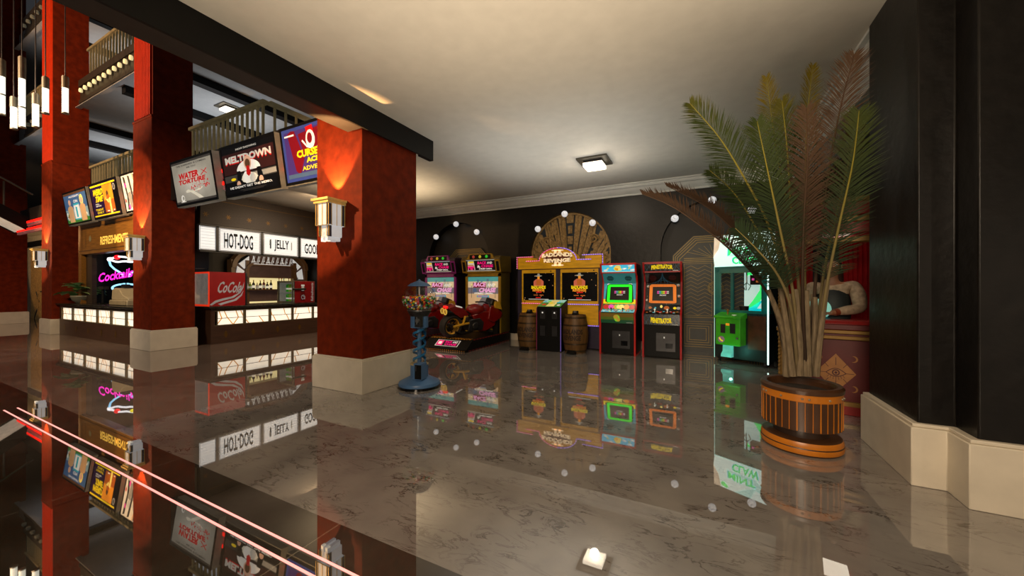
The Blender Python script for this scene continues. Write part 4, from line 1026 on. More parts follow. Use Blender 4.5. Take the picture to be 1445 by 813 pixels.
# ================================================================== WESTERN SHOOTING CABINET
WY = mat('yellow_planks', (206,148,14), .45, noise=.2, scale=3, stretch=(1.2,6,7), emit=.2); VIO = mat('violet_metal', (52,44,66), .4)  # planks glow slightly, in place of light on the yellow
LPK = glow('led_pink', (225,70,120), .75); LVI = glow('led_violet', (130,96,225), .8); LDT = glow('led_dot', (235,200,230), .9)
TL = mat('logo_cream', (240,208,164), .4, emit=.75); TLO = mat('logo_brown', (120,60,30), .5)
t = thing('shooting_cabinet', 'wide yellow plank cabinet with twin screens and arched top edged in pink and violet lights', 'arcade machine', (-2.95, 8.30, 0))
g = G(VIO); g.box(-1.0, 1.0, 0, .62, .02, 1.88); g.build('cabinet', t, bev=.01)
def prof(): 
    p = [(-1.03,1.86),(-1.03,2.14),(-.66,2.14),(-.66,2.04),(-.46,2.04)]
    p += [(.46*math.cos(math.pi*(1-i/16)), 2.04+.29*math.sin(math.pi*(1-i/16))) for i in range(1,16)]
    return p+[(.46,2.04),(.66,2.04),(.66,2.14),(1.03,2.14),(1.03,1.86)]
g = G(WY); g.prism(prof(), 'y', -.05, .3); g.build('arched_top', t)
def led(g, pts, y, m):
    g.use(m); g.tube([(a,y,b) for a,b in pts], .010, 6)
    g.use(LDT)
    for (a,b),(c,d) in zip(pts,pts[1:]):
        n_ = max(1,int(math.hypot(c-a,d-b)/.05))
        for i in range(n_): g.box(a+(c-a)*i/n_-.006, a+(c-a)*i/n_+.006, y-.018, y-.012, b+(d-b)*i/n_-.006, b+(d-b)*i/n_+.006)
arcL = [(.46*math.cos(math.pi*(1-i/16)), 2.055+.29*math.sin(math.pi*(1-i/16))) for i in range(0,9)]; arcR = [(.46*math.cos(math.pi*(1-i/16)), 2.055+.29*math.sin(math.pi*(1-i/16))) for i in range(8,17)]
g = G(); led(g, [(-.80,2.05)]+arcL, -.06, LPK); led(g, [(-1.05,1.88),(-1.05,2.155),(-.62,2.155)], -.06, LPK); led(g, [(-.93,1.025),(-.06,1.025)], -.03, LPK); g.build('pink_light_strip', t, recalc=False)
g = G(); led(g, arcR+[(.80,2.05)], -.06, LVI); led(g, [(.60,2.155),(1.06,2.155),(1.06,1.88)], -.06, LVI); led(g, [(.06,1.025),(.97,1.025)], -.03, LVI); led(g, [(.72,.545),(.97,.545)], -.03, LVI); g.build('violet_light_strip', t, recalc=False)
SCRB = mat('screen_black', (8,8,9), .25)
def west_art(g):
    g.rect(0,1,0,1,SCRB,1); rnd = random.Random(2)
    for i in range(14): x, z = rnd.random(), rnd.random(); g.rect(x-.01, x+.01, z-.012, z+.012, P_TAN, 2)
    H = P_GRY; g.poly([(.38,.90),(.46,.92),(.47,.98),(.53,.98),(.54,.92),(.62,.90),(.56,.87),(.44,.87)], H, 3); g.rect(.465,.535,.78,.88,P_ORG,4)
    g.poly([(.34,.70),(.42,.78),(.58,.78),(.66,.70),(.66,.52),(.34,.52)], C3('coat_rust',(190,96,70)), 3); g.rect(.43,.57,.56,.75,P_OR2,4)
    g.text('BADLANDS', .27,.73,.42,.54,P_YEL,6); g.text('REVENGE', .31,.69,.33,.42,P_ORG,6); g.rect(.42,.6,.28,.33,P_RED,5)
    g.rect(.34,.48,.18,.21,P_OR2,3); g.rect(.53,.66,.18,.21,P_OR2,3); g.rect(.41,.57,.08,.12,P_RED,3); g.rect(.18,.82,.03,.055,P_LGR,3)
for s in (-1, 1):
    x0, x1 = (-.94,-.06) if s < 0 else (.06,.97)
    g = G(WY); g.box(x0, x1, -.02, 0, 1.03, 1.10); g.box(x0, x1, -.02, 0, 1.76, 1.84); g.box(x0, x0+.035, -.02, 0, 1.1, 1.76); g.box(x1-.035, x1, -.02, 0, 1.1, 1.76)
    g.use(BLK)
    for q in ((x0+.08,1.06),(x1-.12,1.8)): g.box(q[0]-.015,q[0]+.015,-.024,-.02,q[1]-.012,q[1]+.012)
    f_ = g.build('screen_frame', t)
    g = G(SCRB); g.frame((x0+.035,-.004,1.10), x1-x0-.07, .66); west_art(g); g.build('screen', t, recalc=False)
    g = G(WY); g.box(x0, x1, -.015, 0, .56, 1.01); g.use(BLK); g.box(x0+.3,x0+.33,-.018,-.015,.85,.87); g.build('lower_planks', t)
g = G(TL); g.frame((-.36,-.052,1.92), .72, .38); g.rect(.30,.70,.92,1.0,TL,2); g.rect(.30,.70,.0,.08,TL,2); g.rect(.38,.47,0,1,TL,2); g.rect(.53,.62,0,1,TL,2)
g.rect(.0,1.0,.49,.76,TLO,3); g.rect(.06,.93,.22,.50,TLO,3)
g.text('BADLANDS', -.05,1.01,.52,.78,TL,6,arc=.06); g.text('REVENGE', .02,.94,.24,.48,TL,6,arc=-.03); g.build('lettering', t, recalc=False)
for x in (-1.0, 0, 1.0): g = G(VIO); g.box(x-.045, x+.045, -.03, .0, .1 if x else 1.0, 1.87); g.build('upright', t)

t = thing('control_console', 'black control pedestal with bright green sloped panel standing between the barrels', 'console', (-2.95, 7.66, 0))
g = G(BLK); g.prism([(0,0),(0,.98),(.5,1.12),(.5,0)], 'x', -.28, .28); g.build('body', t, bev=.01)
g = G(); V_ = Vector((0,.5,.14)).normalized(); g.frame((-.27,0.0,.985), .54, .51, (1,0,0), V_); g.rect(0,1,0,1,P_GRN,1); g.rect(.02,.98,.6,.98,C3('panel_pale',(150,200,190)),1.3); g.rect(.35,.7,.05,.95,C3('panel_sand',(220,200,120)),1.5)
for (u, v_, r, m) in ((.2,.3,.1,P_RED),(.45,.5,.1,P_YEL),(.75,.6,.1,P_TEA),(.6,.25,.08,P_LYL),(.3,.75,.09,P_LIM),(.85,.25,.08,P_WHT),(.12,.7,.07,P_TEA)): g.disc(u,v_,r,m,2,n=8)
g.build('control_panel', t, recalc=False)
for x in (-.14,.14): g = G(DKST); g.box(x-.06, x+.06, -.006, 0, .72, .90); g.use(P_WHT); g.box(x-.015, x+.015, -.01, -.006, .84, .87); g.build('coin_slot', t)
for x in (-.14,.14): g = G(DKST); g.box(x-.06,x+.06,-.006,0,.34,.56); g.build('coin_return', t)
LPD = glow('led_pink_dim', (120,40,66), .2); LVD = glow('led_violet_dim', (110,88,170), .45)
for x, m in ((-.283,LPD),(.283,LVD)): g = G(m); g.box(x-.007, x+.007, -.006, .006, .02, .96); g.build('light_strip', t)
BAR = mat('barrel_wood', (104,72,30), .5, noise=.35, scale=3, stretch=(8,8,1)); HOOP = mat('barrel_hoop', (64,46,24), .45, metal=.3); BRT = mat('barrel_print', (54,34,16), .6)
def barrel(x, y, label):
    t = thing('barrel', label, 'barrel', (x, y, 0), 0, 'wooden barrels of the shooting game')
    def rad(z): return .225+.055*math.sin(math.pi*min(1,max(0,z/.82)))
    g = G(BAR); g.lathe([(.001,0)]+[(rad(z*.082), z*.082) for z in range(11)]+[(.2,.82),(.2,.80),(.001,.80)], n=30); g.build('staves', t)
    for z in (.05,.2,.6,.76): g = G(HOOP); g.lathe([(rad(z)+.004,z-.018),(rad(z)+.004,z+.018)], n=30, cap=False); g.build('hoop', t)
    g = G(BRT)
    vs, fs = text_data('BADLANDS'); vs2, fs2 = text_data('REVENGE')
    for (v_, f_, z0, z1, sp) in ((vs,fs,.41,.52,62),(vs2,fs2,.28,.39,52)):
        x0 = min(q.x for q in v_); x1 = max(q.x for q in v_); y0 = min(q.y for q in v_); y1 = max(q.y for q in v_); new = []
        for q in v_:
            a = -90+sp*((q.x-x0)/(x1-x0)-.5)*2*.8; z = z0+(z1-z0)*(q.y-y0)/(y1-y0); r = rad(z)+.006
            new.append(g.v((r*math.cos(R(a)), r*math.sin(R(a)), z)))
        for f in f_: g.fv([new[k] for k in f])
    g.build('printed_words', t, recalc=False)
    g = G(BLK); g.prism([(-.05,.80),(-.05,.84),(.03,.90),(.06,.80)], 'x', -.06, .06); g.use(CHR if False else STEEL); g.box(-.03,.03,-.03,.02,.86,.90); g.build('gun_holder', t)
    g = G(BLK); g.prism([(-.36,0),(-.36,.03),(-.24,.07),(-.2,0)], 'x', -.09, .09); g.build('pedal', t)
barrel(-3.50, 7.86, 'wooden barrel left of the black control pedestal')
barrel(-2.40, 7.86, 'wooden barrel right of the black control pedestal')

# ================================================================== UPRIGHT CABINETS
CRED = mat('cabinet_red_edge_trim', (196,26,16), .4, noise=.08, emit=.1)  # faint glow added to the red so the trim looks brighter lit
def upright(x0, w, label, kind):
    t = thing('arcade_cabinet', label, 'arcade machine', (x0, 7.90, 0), 0)
    tr = CRED if kind == 'sky' else mat('cabinet_dark_red_trim', (168,10,14), .4, emit=.1)
    P = [(0,0),(0,.66),(-.03,.88),(.12,.95),(.20,1.06),(.30,1.52),(.24,1.66),(.10,1.72),(.04,1.92),(.70,1.92),(.78,1.6),(.78,0)]
    inner = [(.03,.02),(.03,.66),(.02,.88),(.14,.93),(.23,1.06),(.33,1.5),(.33,1.66),(.14,1.74),(.08,1.88),(.7,1.88),(.74,1.6),(.74,.02)]
    for s in (0, 1):
        g = G(tr); a = 0 if s == 0 else w-.035; g.prism(P, 'x', a, a+.035)
        p = g.build('side_panel', t, bev=.006)
        g = G(mat('side_print', (60,22,18) if kind == 'sky' else (18,26,32), .4, noise=.3)); q = [(y+.02 if y < .5 else y-.02, max(.02,min(1.9,z))) for y,z in P]
        xs = -.002 if s == 0 else w+.002
        g.face([(xs, y, z) for y, z in q]); g.build('side_art', p)
    g = G(BLK); g.prism(inner, 'x', .035, w-.035); g.build('body', t)
    iw = w-.07
    # marquee
    V_ = Vector((0,-.06,.14)).normalized()
    g = G(); g.frame((.035,.12,1.735), iw, .18, (1,0,0), Vector((0,-.06,.20)).normalized())
    if kind == 'sky':
        SK = C3('cabinet_sky', (70,190,225), .7); g.rect(0,1,0,1,SK,2); g.rect(0,1,0,.12,C3('cabinet_aqua',(150,225,220),.7),3)
        for u, v_ in ((.1,.25),(.28,.8),(.68,.4),(.85,.72),(.92,.25)): g.disc(u,v_,.05,P_WHT,3,rv=.1); g.disc(u+.05,v_+.04,.035,P_WHT,3,rv=.08)
        for u in (.14,.8): g.poly([(u,.3),(u+.1,.55),(u+.03,.55)], P_YEL, 4)
        g.disc(.48,.45,.11,P_YEL,5,rv=.28,n=11); g.disc(.50,.65,.09,P_LYL,6,rv=.2,n=9); g.disc(.46,.4,.05,P_ORG,7,rv=.12)
        g.disc(.56,.35,.06,P_LYL,7,rv=.16,n=7)
    else:
        g.rect(0,1,0,1,SCRB,2); CY = C3('grid_cyan', (30,70,86), .4)
        for i in range(9): g.cline((i*.13-.1,0),(i*.13+.08,1), .006, CY, 3); g.cline((i*.13+.1,0),(i*.13-.08,1), .006, CY, 3)
        g.text('PENETRATOR', .2,.8,.22,.72,P_YEL,5,arc=.08); g.rect(.8,.95,.08,.13,P_LGR,4); g.rect(.36,.42,.84,.9,P_OR2,4); g.rect(.55,.62,.84,.9,P_OR2,4)
    g.build('marquee', t, recalc=False)
    g = G(tr); g.box(.0, w, .05, .085, 1.885, 1.925); g.box(.035, w-.035, .10, .14, 1.715, 1.74); g.build('marquee_trim', t)
    # speaker panel (slopes back below the marquee)
    g = G(); g.frame((.035,.33,1.50), iw, .235, (1,0,0), Vector((0,-.19,.235)).normalized()); base = C3('cabinet_sky_deep', (48,120,124), .35) if kind == 'sky' else SCRB
    g.frame((.035,.325,1.50), iw, .29, (1,0,0), Vector((0,-.18,.22)).normalized())
    g.rect(0,1,0,1,base,3)
    SPK = BLK if kind == 'sky' else C3('speaker_dark_red', (60,14,14), .25)
    for u in (.22,.78):
        for k_ in range(5): hw = (.07,.1,.11,.1,.07)[k_]; g.rect(u-hw,u+hw,.28+k_*.09,.34+k_*.09,SPK,4)
    if kind != 'sky':
        for k_ in range(4): g.line([(.5-.09*k_-.06,.0),(.5,.9-.2*k_),(.5+.09*k_+.06,.0)], .008, C3('grid_cyan', (30,70,86), .4), 4)
    g.build('speaker_panel', t, recalc=False)
    # screen slope
    V2 = Vector((0,.10,.44)).normalized(); O = (.035,.228,1.06)
    g = G(); g.frame(O, iw, .45, (1,0,0), V2)
    if kind == 'sky':
        g.rect(0,1,0,1,C3('cabinet_sky_mid', (64,160,180), .45),2); g.rect(0,1,0,.22,P_YEL,3)
        for u in (.1,.9): g.disc(u,.8,.06,P_TEA,3,rv=.1)
        g.disc(.15,.95,.05,P_WHT,3,rv=.05); g.disc(.82,.95,.06,P_WHT,3,rv=.05)
    else:
        g.rect(0,1,0,1,SCRB,2); rnd = random.Random(9)
        for i in range(60): u, v_ = rnd.random(), rnd.random(); g.rect(u,u+.012,v_,v_+.012,rnd.choice((P_GRY,P_TEA,P_OR2)),3)
        for u, v_ in ((.08,.85),(.93,.9),(.06,.2),(.95,.4)): g.disc(u,v_,.05,P_GRY,4,rv=.06,n=9); g.disc(u+.02,v_-.03,.03,P_OR2,5,rv=.03,n=7)
    g.build('screen_surround', t, recalc=False)
    g = G(BLK); g.frame(O, iw, .45, (1,0,0), V2); g.poly([(.12,.05),(.88,.05),(.94,.12),(.9,.9),(.84,.97),(.16,.97),(.1,.9),(.06,.12)], BLKG, 6)
    GL = glow('screen_green', (20,230,30), 1.0) if kind == 'sky' else glow('screen_orange', (214,110,24), .8)
    g.poly([(.11,.10),(.16,.06),(.84,.06),(.89,.10),(.88,.88),(.82,.94),(.18,.94),(.12,.88)], GL, 9)
    if kind != 'sky':
        for i in range(16): u = .16+i*.044; g.rect(u,u+.014,.06,.17,P_OR2,10); g.rect(u,u+.014,.83,.94,P_OR2,10)
    g.poly([(.20,.17),(.80,.17),(.79,.82),(.21,.82)], SCRB, 12)
    for i, m in enumerate((P_PNK,P_TEA,P_LIM,P_YEL,P_MAG,P_LGR)): g.rect(.34+i*.055,.34+i*.055+.06,.50,.62,m,13)
    g.rect(.33,.69,.545,.57,SCRB,14); g.text('ARCADE', .41,.60,.40,.46,P_WHT,13); g.build('screen', t, recalc=False)
    # strip under the screen
    g = G(); g.frame((.035,.138,.93), iw, .155, (1,0,0), Vector((0,.09,.13)).normalized())
    if kind == 'sky':
        g.rect(0,1,0,1,C3('strip_green',(60,110,40),.4),2)
        for i, m in enumerate((P_RED,P_PNK,P_ORG,P_LYL,P_ORG,P_RED)): g.disc(.1+i*.16,.5,.09,m,3,rv=.4,n=9)
        g.disc(.47,.55,.09,P_LIM,4,rv=.42,n=8); g.disc(.49,.5,.06,P_LYL,5,rv=.3,n=8)
    else:
        g.rect(0,1,0,1,SCRB,2); 
        for u, r, m in ((.15,.05,P_OR2),(.62,.08,P_OR2),(.85,.05,P_YEL),(.3,.03,P_TEA),(.95,.06,P_GRY)): g.disc(u,.5,r,m,3,rv=r*4,n=7)
        g.disc(.47,.7,.035,P_LYL,5,rv=.22)
    g.build('art_strip', t, recalc=False)
    # control panel
    g = G(); g.frame((.035,-.012,.892), iw, .155, (1,0,0), Vector((0,.15,.045)).normalized())
    g.rect(0,1,0,1,C3('panel_aqua',(90,190,205),.5) if kind == 'sky' else SCRB,2)
    for i in range(10): g.disc(.08+i*.094,.3+.4*(i%2),.035,(P_WHT,P_RED,P_YEL,P_TEA,P_BLK)[i%5] if kind == 'sky' else (P_OR2,P_GRY,P_TEA)[i%3],3,rv=.16,n=8)
    g.build('control_panel', t, recalc=False)
    g = G(BLK if kind == 'sky' else P_CRM)
    for x in (.32,.64):
        g.cyl((x*w,.05,.91),(x*w,.045,.965),.008,n=8); g.sph((x*w,.045,.97),.018,10)
    g.build('joystick', t)
    g = G(P_RED)
    for x in (.42,.48,.74,.8): g.cyl((x*w,.06,.915),(x*w,.058,.93),.014,n=10)
    g.build('buttons', t)
    # apron
    g = G(); g.frame((.035,-.004,.665), iw, .215, (1,0,0), Vector((0,-.028,.22)).normalized())
    if kind == 'sky':
        g.rect(0,1,0,1,C3('apron_dark_green',(16,70,40),.35),2); g.rect(0,1,.34,1,C3('apron_green',(80,100,30),.3),3); g.rect(0,1,.62,1,C3('apron_olive',(112,86,26),.3),4)
        g.disc(.5,.5,.09,P_LIM,5,rv=.35,n=9); g.disc(.47,.62,.08,C3('apron_gold',(190,160,50),.4),6,rv=.22,n=8); g.disc(.54,.36,.06,C3('apron_gold',(190,160,50),.4),6,rv=.2,n=7); g.rect(.78,.95,.06,.1,P_GRY,5)
    else:
        g.rect(0,1,0,1,SCRB,2); CY = C3('grid_cyan', (30,70,86), .4)
        for i in range(9): g.cline((i*.13-.1,0),(i*.13+.08,1), .006, CY, 3); g.cline((i*.13+.1,0),(i*.13-.08,1), .006, CY, 3)
        g.text('PENETRATOR', .2,.78,.22,.72,P_YEL,5,arc=-.08); g.rect(.8,.95,.06,.1,P_GRY,4)
    g.build('apron', t, recalc=False)
    g = G(DKST); g.box(w*.36, w*.84, .022, .03, .14, .50); g.use(P_WHT); g.box(w*.55, w*.55+.02, .015, .022, .40, .43); g.use(BLKG); g.box(w*.6,w*.78,.016,.022,.2,.3); g.build('coin_door', t)
    return t
upright(-1.885, .745, 'red-edged arcade cabinet with sky-blue marquee and green glowing screen border', 'sky')
upright(-1.015, .735, 'dark red arcade cabinet with yellow jagged lettering and orange screen border', 'space')

# ================================================================== CLAW MACHINE
TEAL = mat('claw_teal', (14,104,96), .35, noise=.12, emit=.16); TEALD = mat('claw_dark', (16,34,34), .4, noise=.3); MQ = glow('claw_marquee', (214,240,232), .95); MQ2 = glow('claw_marquee_band', (176,232,222), .9)  # glow put into the teal to brighten the window frame
CGR = mat('claw_box_green', (58,170,24), .4, emit=.07); LEDW = glow('claw_led', (220,255,245), 2.0); CL1 = glow('claw_letter_green', (50,225,110), 1.0); CL2 = glow('claw_letter_blue', (0,190,200), 1.0)
t = thing('claw_machine', 'teal claw machine with lit white marquee and lime green control box behind the palm', 'claw machine', (.285, 8.115, 0), -27)
W = .90; D = .72
g = G(TEALD); g.box(0, W, .0, D, .09, .95); g.build('base', t, bev=.01)
g = G(TEAL); g.box(0, .09, 0, .07, .9, 1.80); g.box(W-.09, W, 0, .07, .9, 1.80); g.box(0, W, 0, .07, 1.69, 1.80); g.box(0, W, 0, .07, .90, .98); g.box(0, .05, D-.05, D, .9, 1.8); g.box(W-.05, W, D-.05, D, .9, 1.8); g.box(.05,.09,.0,D,.93,.96); g.box(0,W,0,D,1.76,1.8)
g.use(mat('claw_teal_edge',(30,130,120),.35)); g.box(.09,.105,-.006,.03,.98,1.69); g.box(W-.105,W-.09,-.006,.03,.98,1.69); g.box(.09,W-.09,-.006,.03,.975,.99); g.box(.09,W-.09,-.006,.03,1.68,1.695)
g.build('window_frame', t)
g = G(glass('clear_pane')); g.box(.1, W-.1, .04, .045, .98, 1.69); g.box(W-.03,W-.025,.07,D-.05,.95,1.76); g.build('glass', t)
g = G(TEALD); g.box(.05, W-.05, .05, D-.04, .94, .96); g.build('prize_floor', t)
g = G(glow('claw_back_print', (196,232,222), .7)); g.box(.27, .66, D-.09, D-.08, .96, 1.76); g.frame((.27,D-.09,.96), .39, .8); g.poly([(.1,.05),(.6,.1),(.95,.5),(.75,.9),(.7,.5),(.4,.25)], CL1, 2); g.poly([(0,0),(.5,.0),(.9,.3),(.4,.12)], CL2, 2); g.rect(0,1,0,.06,CL2,3); g.text('M',.1,.35,.84,.95,CL1,3); g.build('back_print', t, recalc=False)
g = G(BLK); g.box(.50,.68,.3,.42,1.46,1.64); g.use(P_PNK); g.box(.53,.57,.295,.3,1.54,1.58); g.use(P_OR2); g.box(.60,.64,.295,.3,1.50,1.54); g.build('claw_carriage', t)
g = G(STEEL); g.cyl((.42,.36,1.72),(.42,.36,1.5),.012,n=8)
for a in range(3): g.tube([(.42,.36,1.5),(.42+.07*math.cos(a*2.1),.36+.07*math.sin(a*2.1),1.44),(.42+.03*math.cos(a*2.1),.36+.03*math.sin(a*2.1),1.36)], .008, 6)
g.build('claw', t)
g = G(DKST); g.lathe([(.07,0),(.08,.10),(.001,.10)], (.40,.30,.96), 18); g.build('prize_cup', t)
g = G(MQ); g.prism([(0,1.80),(-.045,1.98),(-.01,2.36),(.06,2.40),(.5,2.40),(.5,1.80)], 'x', 0, W); g.build('marquee_box', t)
g = G(); g.frame((0,-.047,1.985), W, .38, (1,0,0), Vector((0,.036,.38)).normalized()); g.poly([(0,0),(.1,.4),(.14,1),(0,1)], mat('marquee_beige',(226,208,180),.4,emit=.7), 1)
g.poly([(.25,0),(.8,0),(1,.5),(1,.7)], MQ2, 1); g.poly([(.4,1),(.7,1),(.8,.4)], MQ2, 1)
for m, k_, o in ((CL2,3,.0),(CL1,5,.018)): g.text('MINT', .28+o,.80-o,.03+o,.40-o,m,k_,arc=.06)
g.disc(.19,.80,.05,CL1,3,n=7); g.disc(.24,.86,.04,CL1,3,n=6); g.build('marquee_print', t, recalc=False)
g = G(); g.frame((0,-.002,1.80), W, .185, (1,0,0), Vector((0,-.045,.18)).normalized())
for m, k_, o in ((CL2,3,.0),(CL1,5,.015)): g.text('CLAW', .36+o,.86-o,.22+o,.98-o,m,k_)
g.rect(0,1,0,.06,MQ2,2); g.build('marquee_lower_print', t, recalc=False)
g = G(LEDW); g.box(W-.010, W+.008, -.02, .0, .07, 1.95); g.build('light_strip', t)
g = G(MQ2); g.box(-.004, .002, -.006, .0, .07, 1.82); g.build('light_strip', t)
g = G(CGR); g.box(.13, .55, -.24, 0, .36, .86); g.prism([(-.27,.85),(-.27,.89),(.0,.95),(0,.85)], 'x', .11, .57); cb = g.build('control_box', t, bev=.01)
g = G(DKST); g.box(.22,.30,-.248,-.24,.58,.74); g.box(.38,.47,-.248,-.24,.58,.76); g.use(STEEL); g.cyl((.50,-.24,.50),(.50,-.25,.50),.02,n=12); g.use(P_ORG); g.box(.31,.37,-.246,-.24,.72,.76); g.use(C3('sticker_mauve', (150,120,150), .1)); g.cyl((.23,-.241,.46),(.23,-.244,.46),.06,n=16); g.use(P_YEL); g.tube([(.20,-.246,.49),(.22,-.246,.45),(.26,-.246,.43)], .012, 6); g.build('coin_slots', cb)
g = G(mat('brass_knob',(180,130,60),.3,metal=.5)); g.cyl((.30,-.14,.9),(.30,-.14,.97),.013,n=10); g.sph((.30,-.14,.985),.026,10); g.use(P_CRM); g.cyl((.42,-.15,.9),(.42,-.15,.915),.045,n=16); g.build('joystick', cb)
g = G(mat('chute_teal',(110,210,200),.4,emit=.35)); g.prism([(-.10,.12),(-.10,.16),(-.03,.22),(-.02,.36),(.02,.36),(.02,.12)], 'x', .16, .34); g.build('prize_chute', t)
g = G(mat('claw_poster',(70,40,84),.4,noise=.4)); g.box(.02,.13,-.004,0,.42,.72); g.build('base_print', t); g = G(mat('claw_poster_brown',(90,54,34),.4,noise=.5)); g.box(.58,.86,-.004,0,.3,.90); g.build('base_print', t)
for x, y in ((.06,.06),(W-.06,.06),(.06,D-.06),(W-.06,D-.06)):
    g = G(DKST); g.cyl((x-.02,y,.04),(x+.02,y,.04),.04,n=14); g.box(x-.025,x+.025,y-.02,y+.02,.06,.095); g.build('caster', t)
# ================================================================== FORTUNE BOOTH
BRD = mat('booth_red', (84,8,8), .5, noise=.12, emit=.03); BRT2 = mat('booth_bright_red', (130,16,14), .45, emit=.05); BGO = mat('booth_gold', (132,98,40), .4, metal=.3, noise=.15, emit=.03)
EMB = mat('emblem_tan', (152,100,48), .5, emit=.06)
t = thing('fortune_booth', 'dark red fortune booth with gold ledges and eye emblem, standing behind the palm pot', 'fortune booth', (.87, 5.39, 0), -9.2)
BW, BD = 1.02, 1.0
g = G(BRD); g.box(.03, BW-.03, .03, BD, .1, .84); g.use(BRT2); g.box(0, BW, 0, BD, 0, .1); g.build('base', t, bev=.006)
g = G(BGO); g.box(0, BW, -.015, .05, .10, .145); g.build('skirting', t); g = G(BGO); g.box(-.02, BW+.02, -.03, .06, .83, .87); g.box(-.03, BW+.03, -.045, .06, .895, .935); g.use(BRD); g.box(0, BW, -.01, .05, .86, .90); g.build('ledge', t, bev=.006)
g = G(BRD); g.box(-.02, BW+.02, -.05, .24, .935, 1.0); g.use(BRT2); g.prism([(-.04,1.0),(.24,1.0),(.24,1.04),(.0,1.04)], 'x', .0, BW); g.build('armrest', t, bev=.01)
g = G(BRT2); g.box(.05, BW-.05, .2, BD-.05, 1.0, 1.02); g.build('table_top', t)
g = G(BGO)
for x in (-.01, BW-.03): g.box(x, x+.04, -.01, .03, .0, 2.1); g.box(x, x+.04, BD-.04, BD, .0, 2.1)
for i in range(44):
    g.sph((.0,-.018,.12+i*.045), .016, 6, m=4)
g.build('post', t)
g = G(BRT2); g.box(-.04, BW+.04, -.06, BD, 2.0, 2.12); g.box(.0,BW,-.03,BD,2.20,2.34); g.use(BGO); g.box(-.05, BW+.04, -.075, BD, 2.12, 2.18); g.box(-.03, BW+.03, -.05, .1, 1.90, 1.96); g.box(-.02,BW+.02,-.04,BD,2.34,2.40); g.build('canopy', t, bev=.008)
g = G(mat('booth_curtain', (140,14,16), .7, noise=.25, emit=.05))
def curtain(x0, x1, y, z0, z1, n=9):
    for i in range(n*4):
        a, b = x0+(x1-x0)*i/(n*4), x0+(x1-x0)*(i+1)/(n*4)
        g.face([(a,y+.025*math.sin(i*math.pi/2),z0),(b,y+.025*math.sin((i+1)*math.pi/2),z0),(b,y+.025*math.sin((i+1)*math.pi/2),z1),(a,y+.025*math.sin(i*math.pi/2),z1)])
curtain(.62, BW-.04, .88, 1.02, 2.0, 8); g.build('curtain', t, recalc=False); g = G(MATS['booth_curtain']); curtain(.04, .36, .88, 1.02, 2.0, 6); g.build('curtain', t, recalc=False)
g = G(BLK); g.box(.03, BW-.03, BD-.03, BD, 1.0, 2.0); g.build('back_panel', t)
g = G(LAMPW); g.box(.40, .66, .25, .51, 1.94, 1.99); g.build('lamp', t)
g = G(EMB); g.frame((.512,.028,.45), 1, 1)
g.poly([(-.17,0),(0,-.215),(.17,0),(0,.215)], EMB, 1)
DR = mat('emblem_line', (70,16,10), .5)
for a in range(0,360,45): g.line([(.09*math.cos(R(a)),.09*math.sin(R(a))),(.15*math.cos(R(a)),.17*math.sin(R(a)))], .006, DR, 2)
g.line([(-.085+.17*i/12, .05*math.sin(math.pi*i/12)) for i in range(13)], .008, DR, 3); g.line([(-.085+.17*i/12, -.04*math.sin(math.pi*i/12)) for i in range(13)], .008, DR, 3)
g.disc(0,.004,.034,DR,4,rv=.036); g.disc(0,.004,.022,EMB,5,rv=.023); g.disc(0,.004,.013,DR,6,rv=.014)
for i in range(7): x = -.06+.02*i; g.line([(x,-.045+.01*abs(i-3)*.6),(x*1.25,-.085+.012*abs(i-3))], .004, DR, 3)
for x, z in ((.15,.165),(.15,-.165),(-.15,.165),(-.15,-.165)):
    P = [(x+.034*math.cos(R(a)), z+.036*math.sin(R(a))) for a in range(-110,111,20)]+[(x-.012+.030*math.cos(R(a)), z+.03*math.sin(R(a))) for a in range(100,-101,-20)]
    g.use(EMB)
    n_ = 12
    for i in range(11): g.poly([P[i], P[i+1], P[-2-i] if i < 9 else P[12], P[-1-i] if i < 10 else P[12]], EMB, 2) if i < 10 else None
g.build('eye_emblem', t, recalc=False)
g = G(glow('crystal_ball', (150,220,200), .5)); g.sph((0,0,.13), .12, 20, m=12); o_ = g
t2 = thing('crystal_ball', 'glowing pale crystal ball on a teal stand in front of the seated figure', 'crystal ball', (1.293, 5.625, 1.02))
g.build('ball', t2); g = G(mat('ball_stand_teal', (20,110,120), .4)); g.lathe([(.001,0),(.12,0),(.1,.03),(.06,.05),(.001,.05)], n=20); g.build('stand', t2)

# ------------------------------------------------------------------ seated figure
def skin_mesh(nodes, edges, levels=2):
    me = bpy.data.meshes.new('sk'); me.from_pydata([n[0] for n in nodes], edges, []); me.update()
    ob = bpy.data.objects.new('sk', me); COL.objects.link(ob)
    m = ob.modifiers.new('s', 'SKIN'); m.use_smooth_shade = True
    sv = me.skin_vertices[0].data
    for i, n in enumerate(nodes):
        r = n[1]; sv[i].radius = (r, r) if not isinstance(r, tuple) else r
    sv[0].use_root = True
    s = ob.modifiers.new('u', 'SUBSURF'); s.levels = levels; s.render_levels = levels
    dg = bpy.context.evaluated_depsgraph_get(); dg.update()
    r = bpy.data.meshes.new_from_object(ob.evaluated_get(dg))
    bpy.data.objects.remove(ob); bpy.data.meshes.remove(me)
    return r
def add_mesh(g, me):
    vs = [g.v(v.co) for v in me.vertices]
    for p in me.polygons: g.fv([vs[i] for i in p.vertices])
    bpy.data.meshes.remove(me)
SKIN = mat('figure_skin', (150,104,78), .5); SHIRT = mat('figure_shirt', (172,152,128), .7, noise=.3, scale=24); VEST = mat('figure_vest', (26,34,36), .6, noise=.2); HAIR = mat('figure_hair', (46,24,16), .6, noise=.3); SKIRT = mat('figure_skirt', (40,22,30), .7)
t = thing('seated_figure', 'figure in beige patterned shirt and dark vest, seated with hands by the crystal ball', 'figure', (1.486, 5.877, .035), -9)
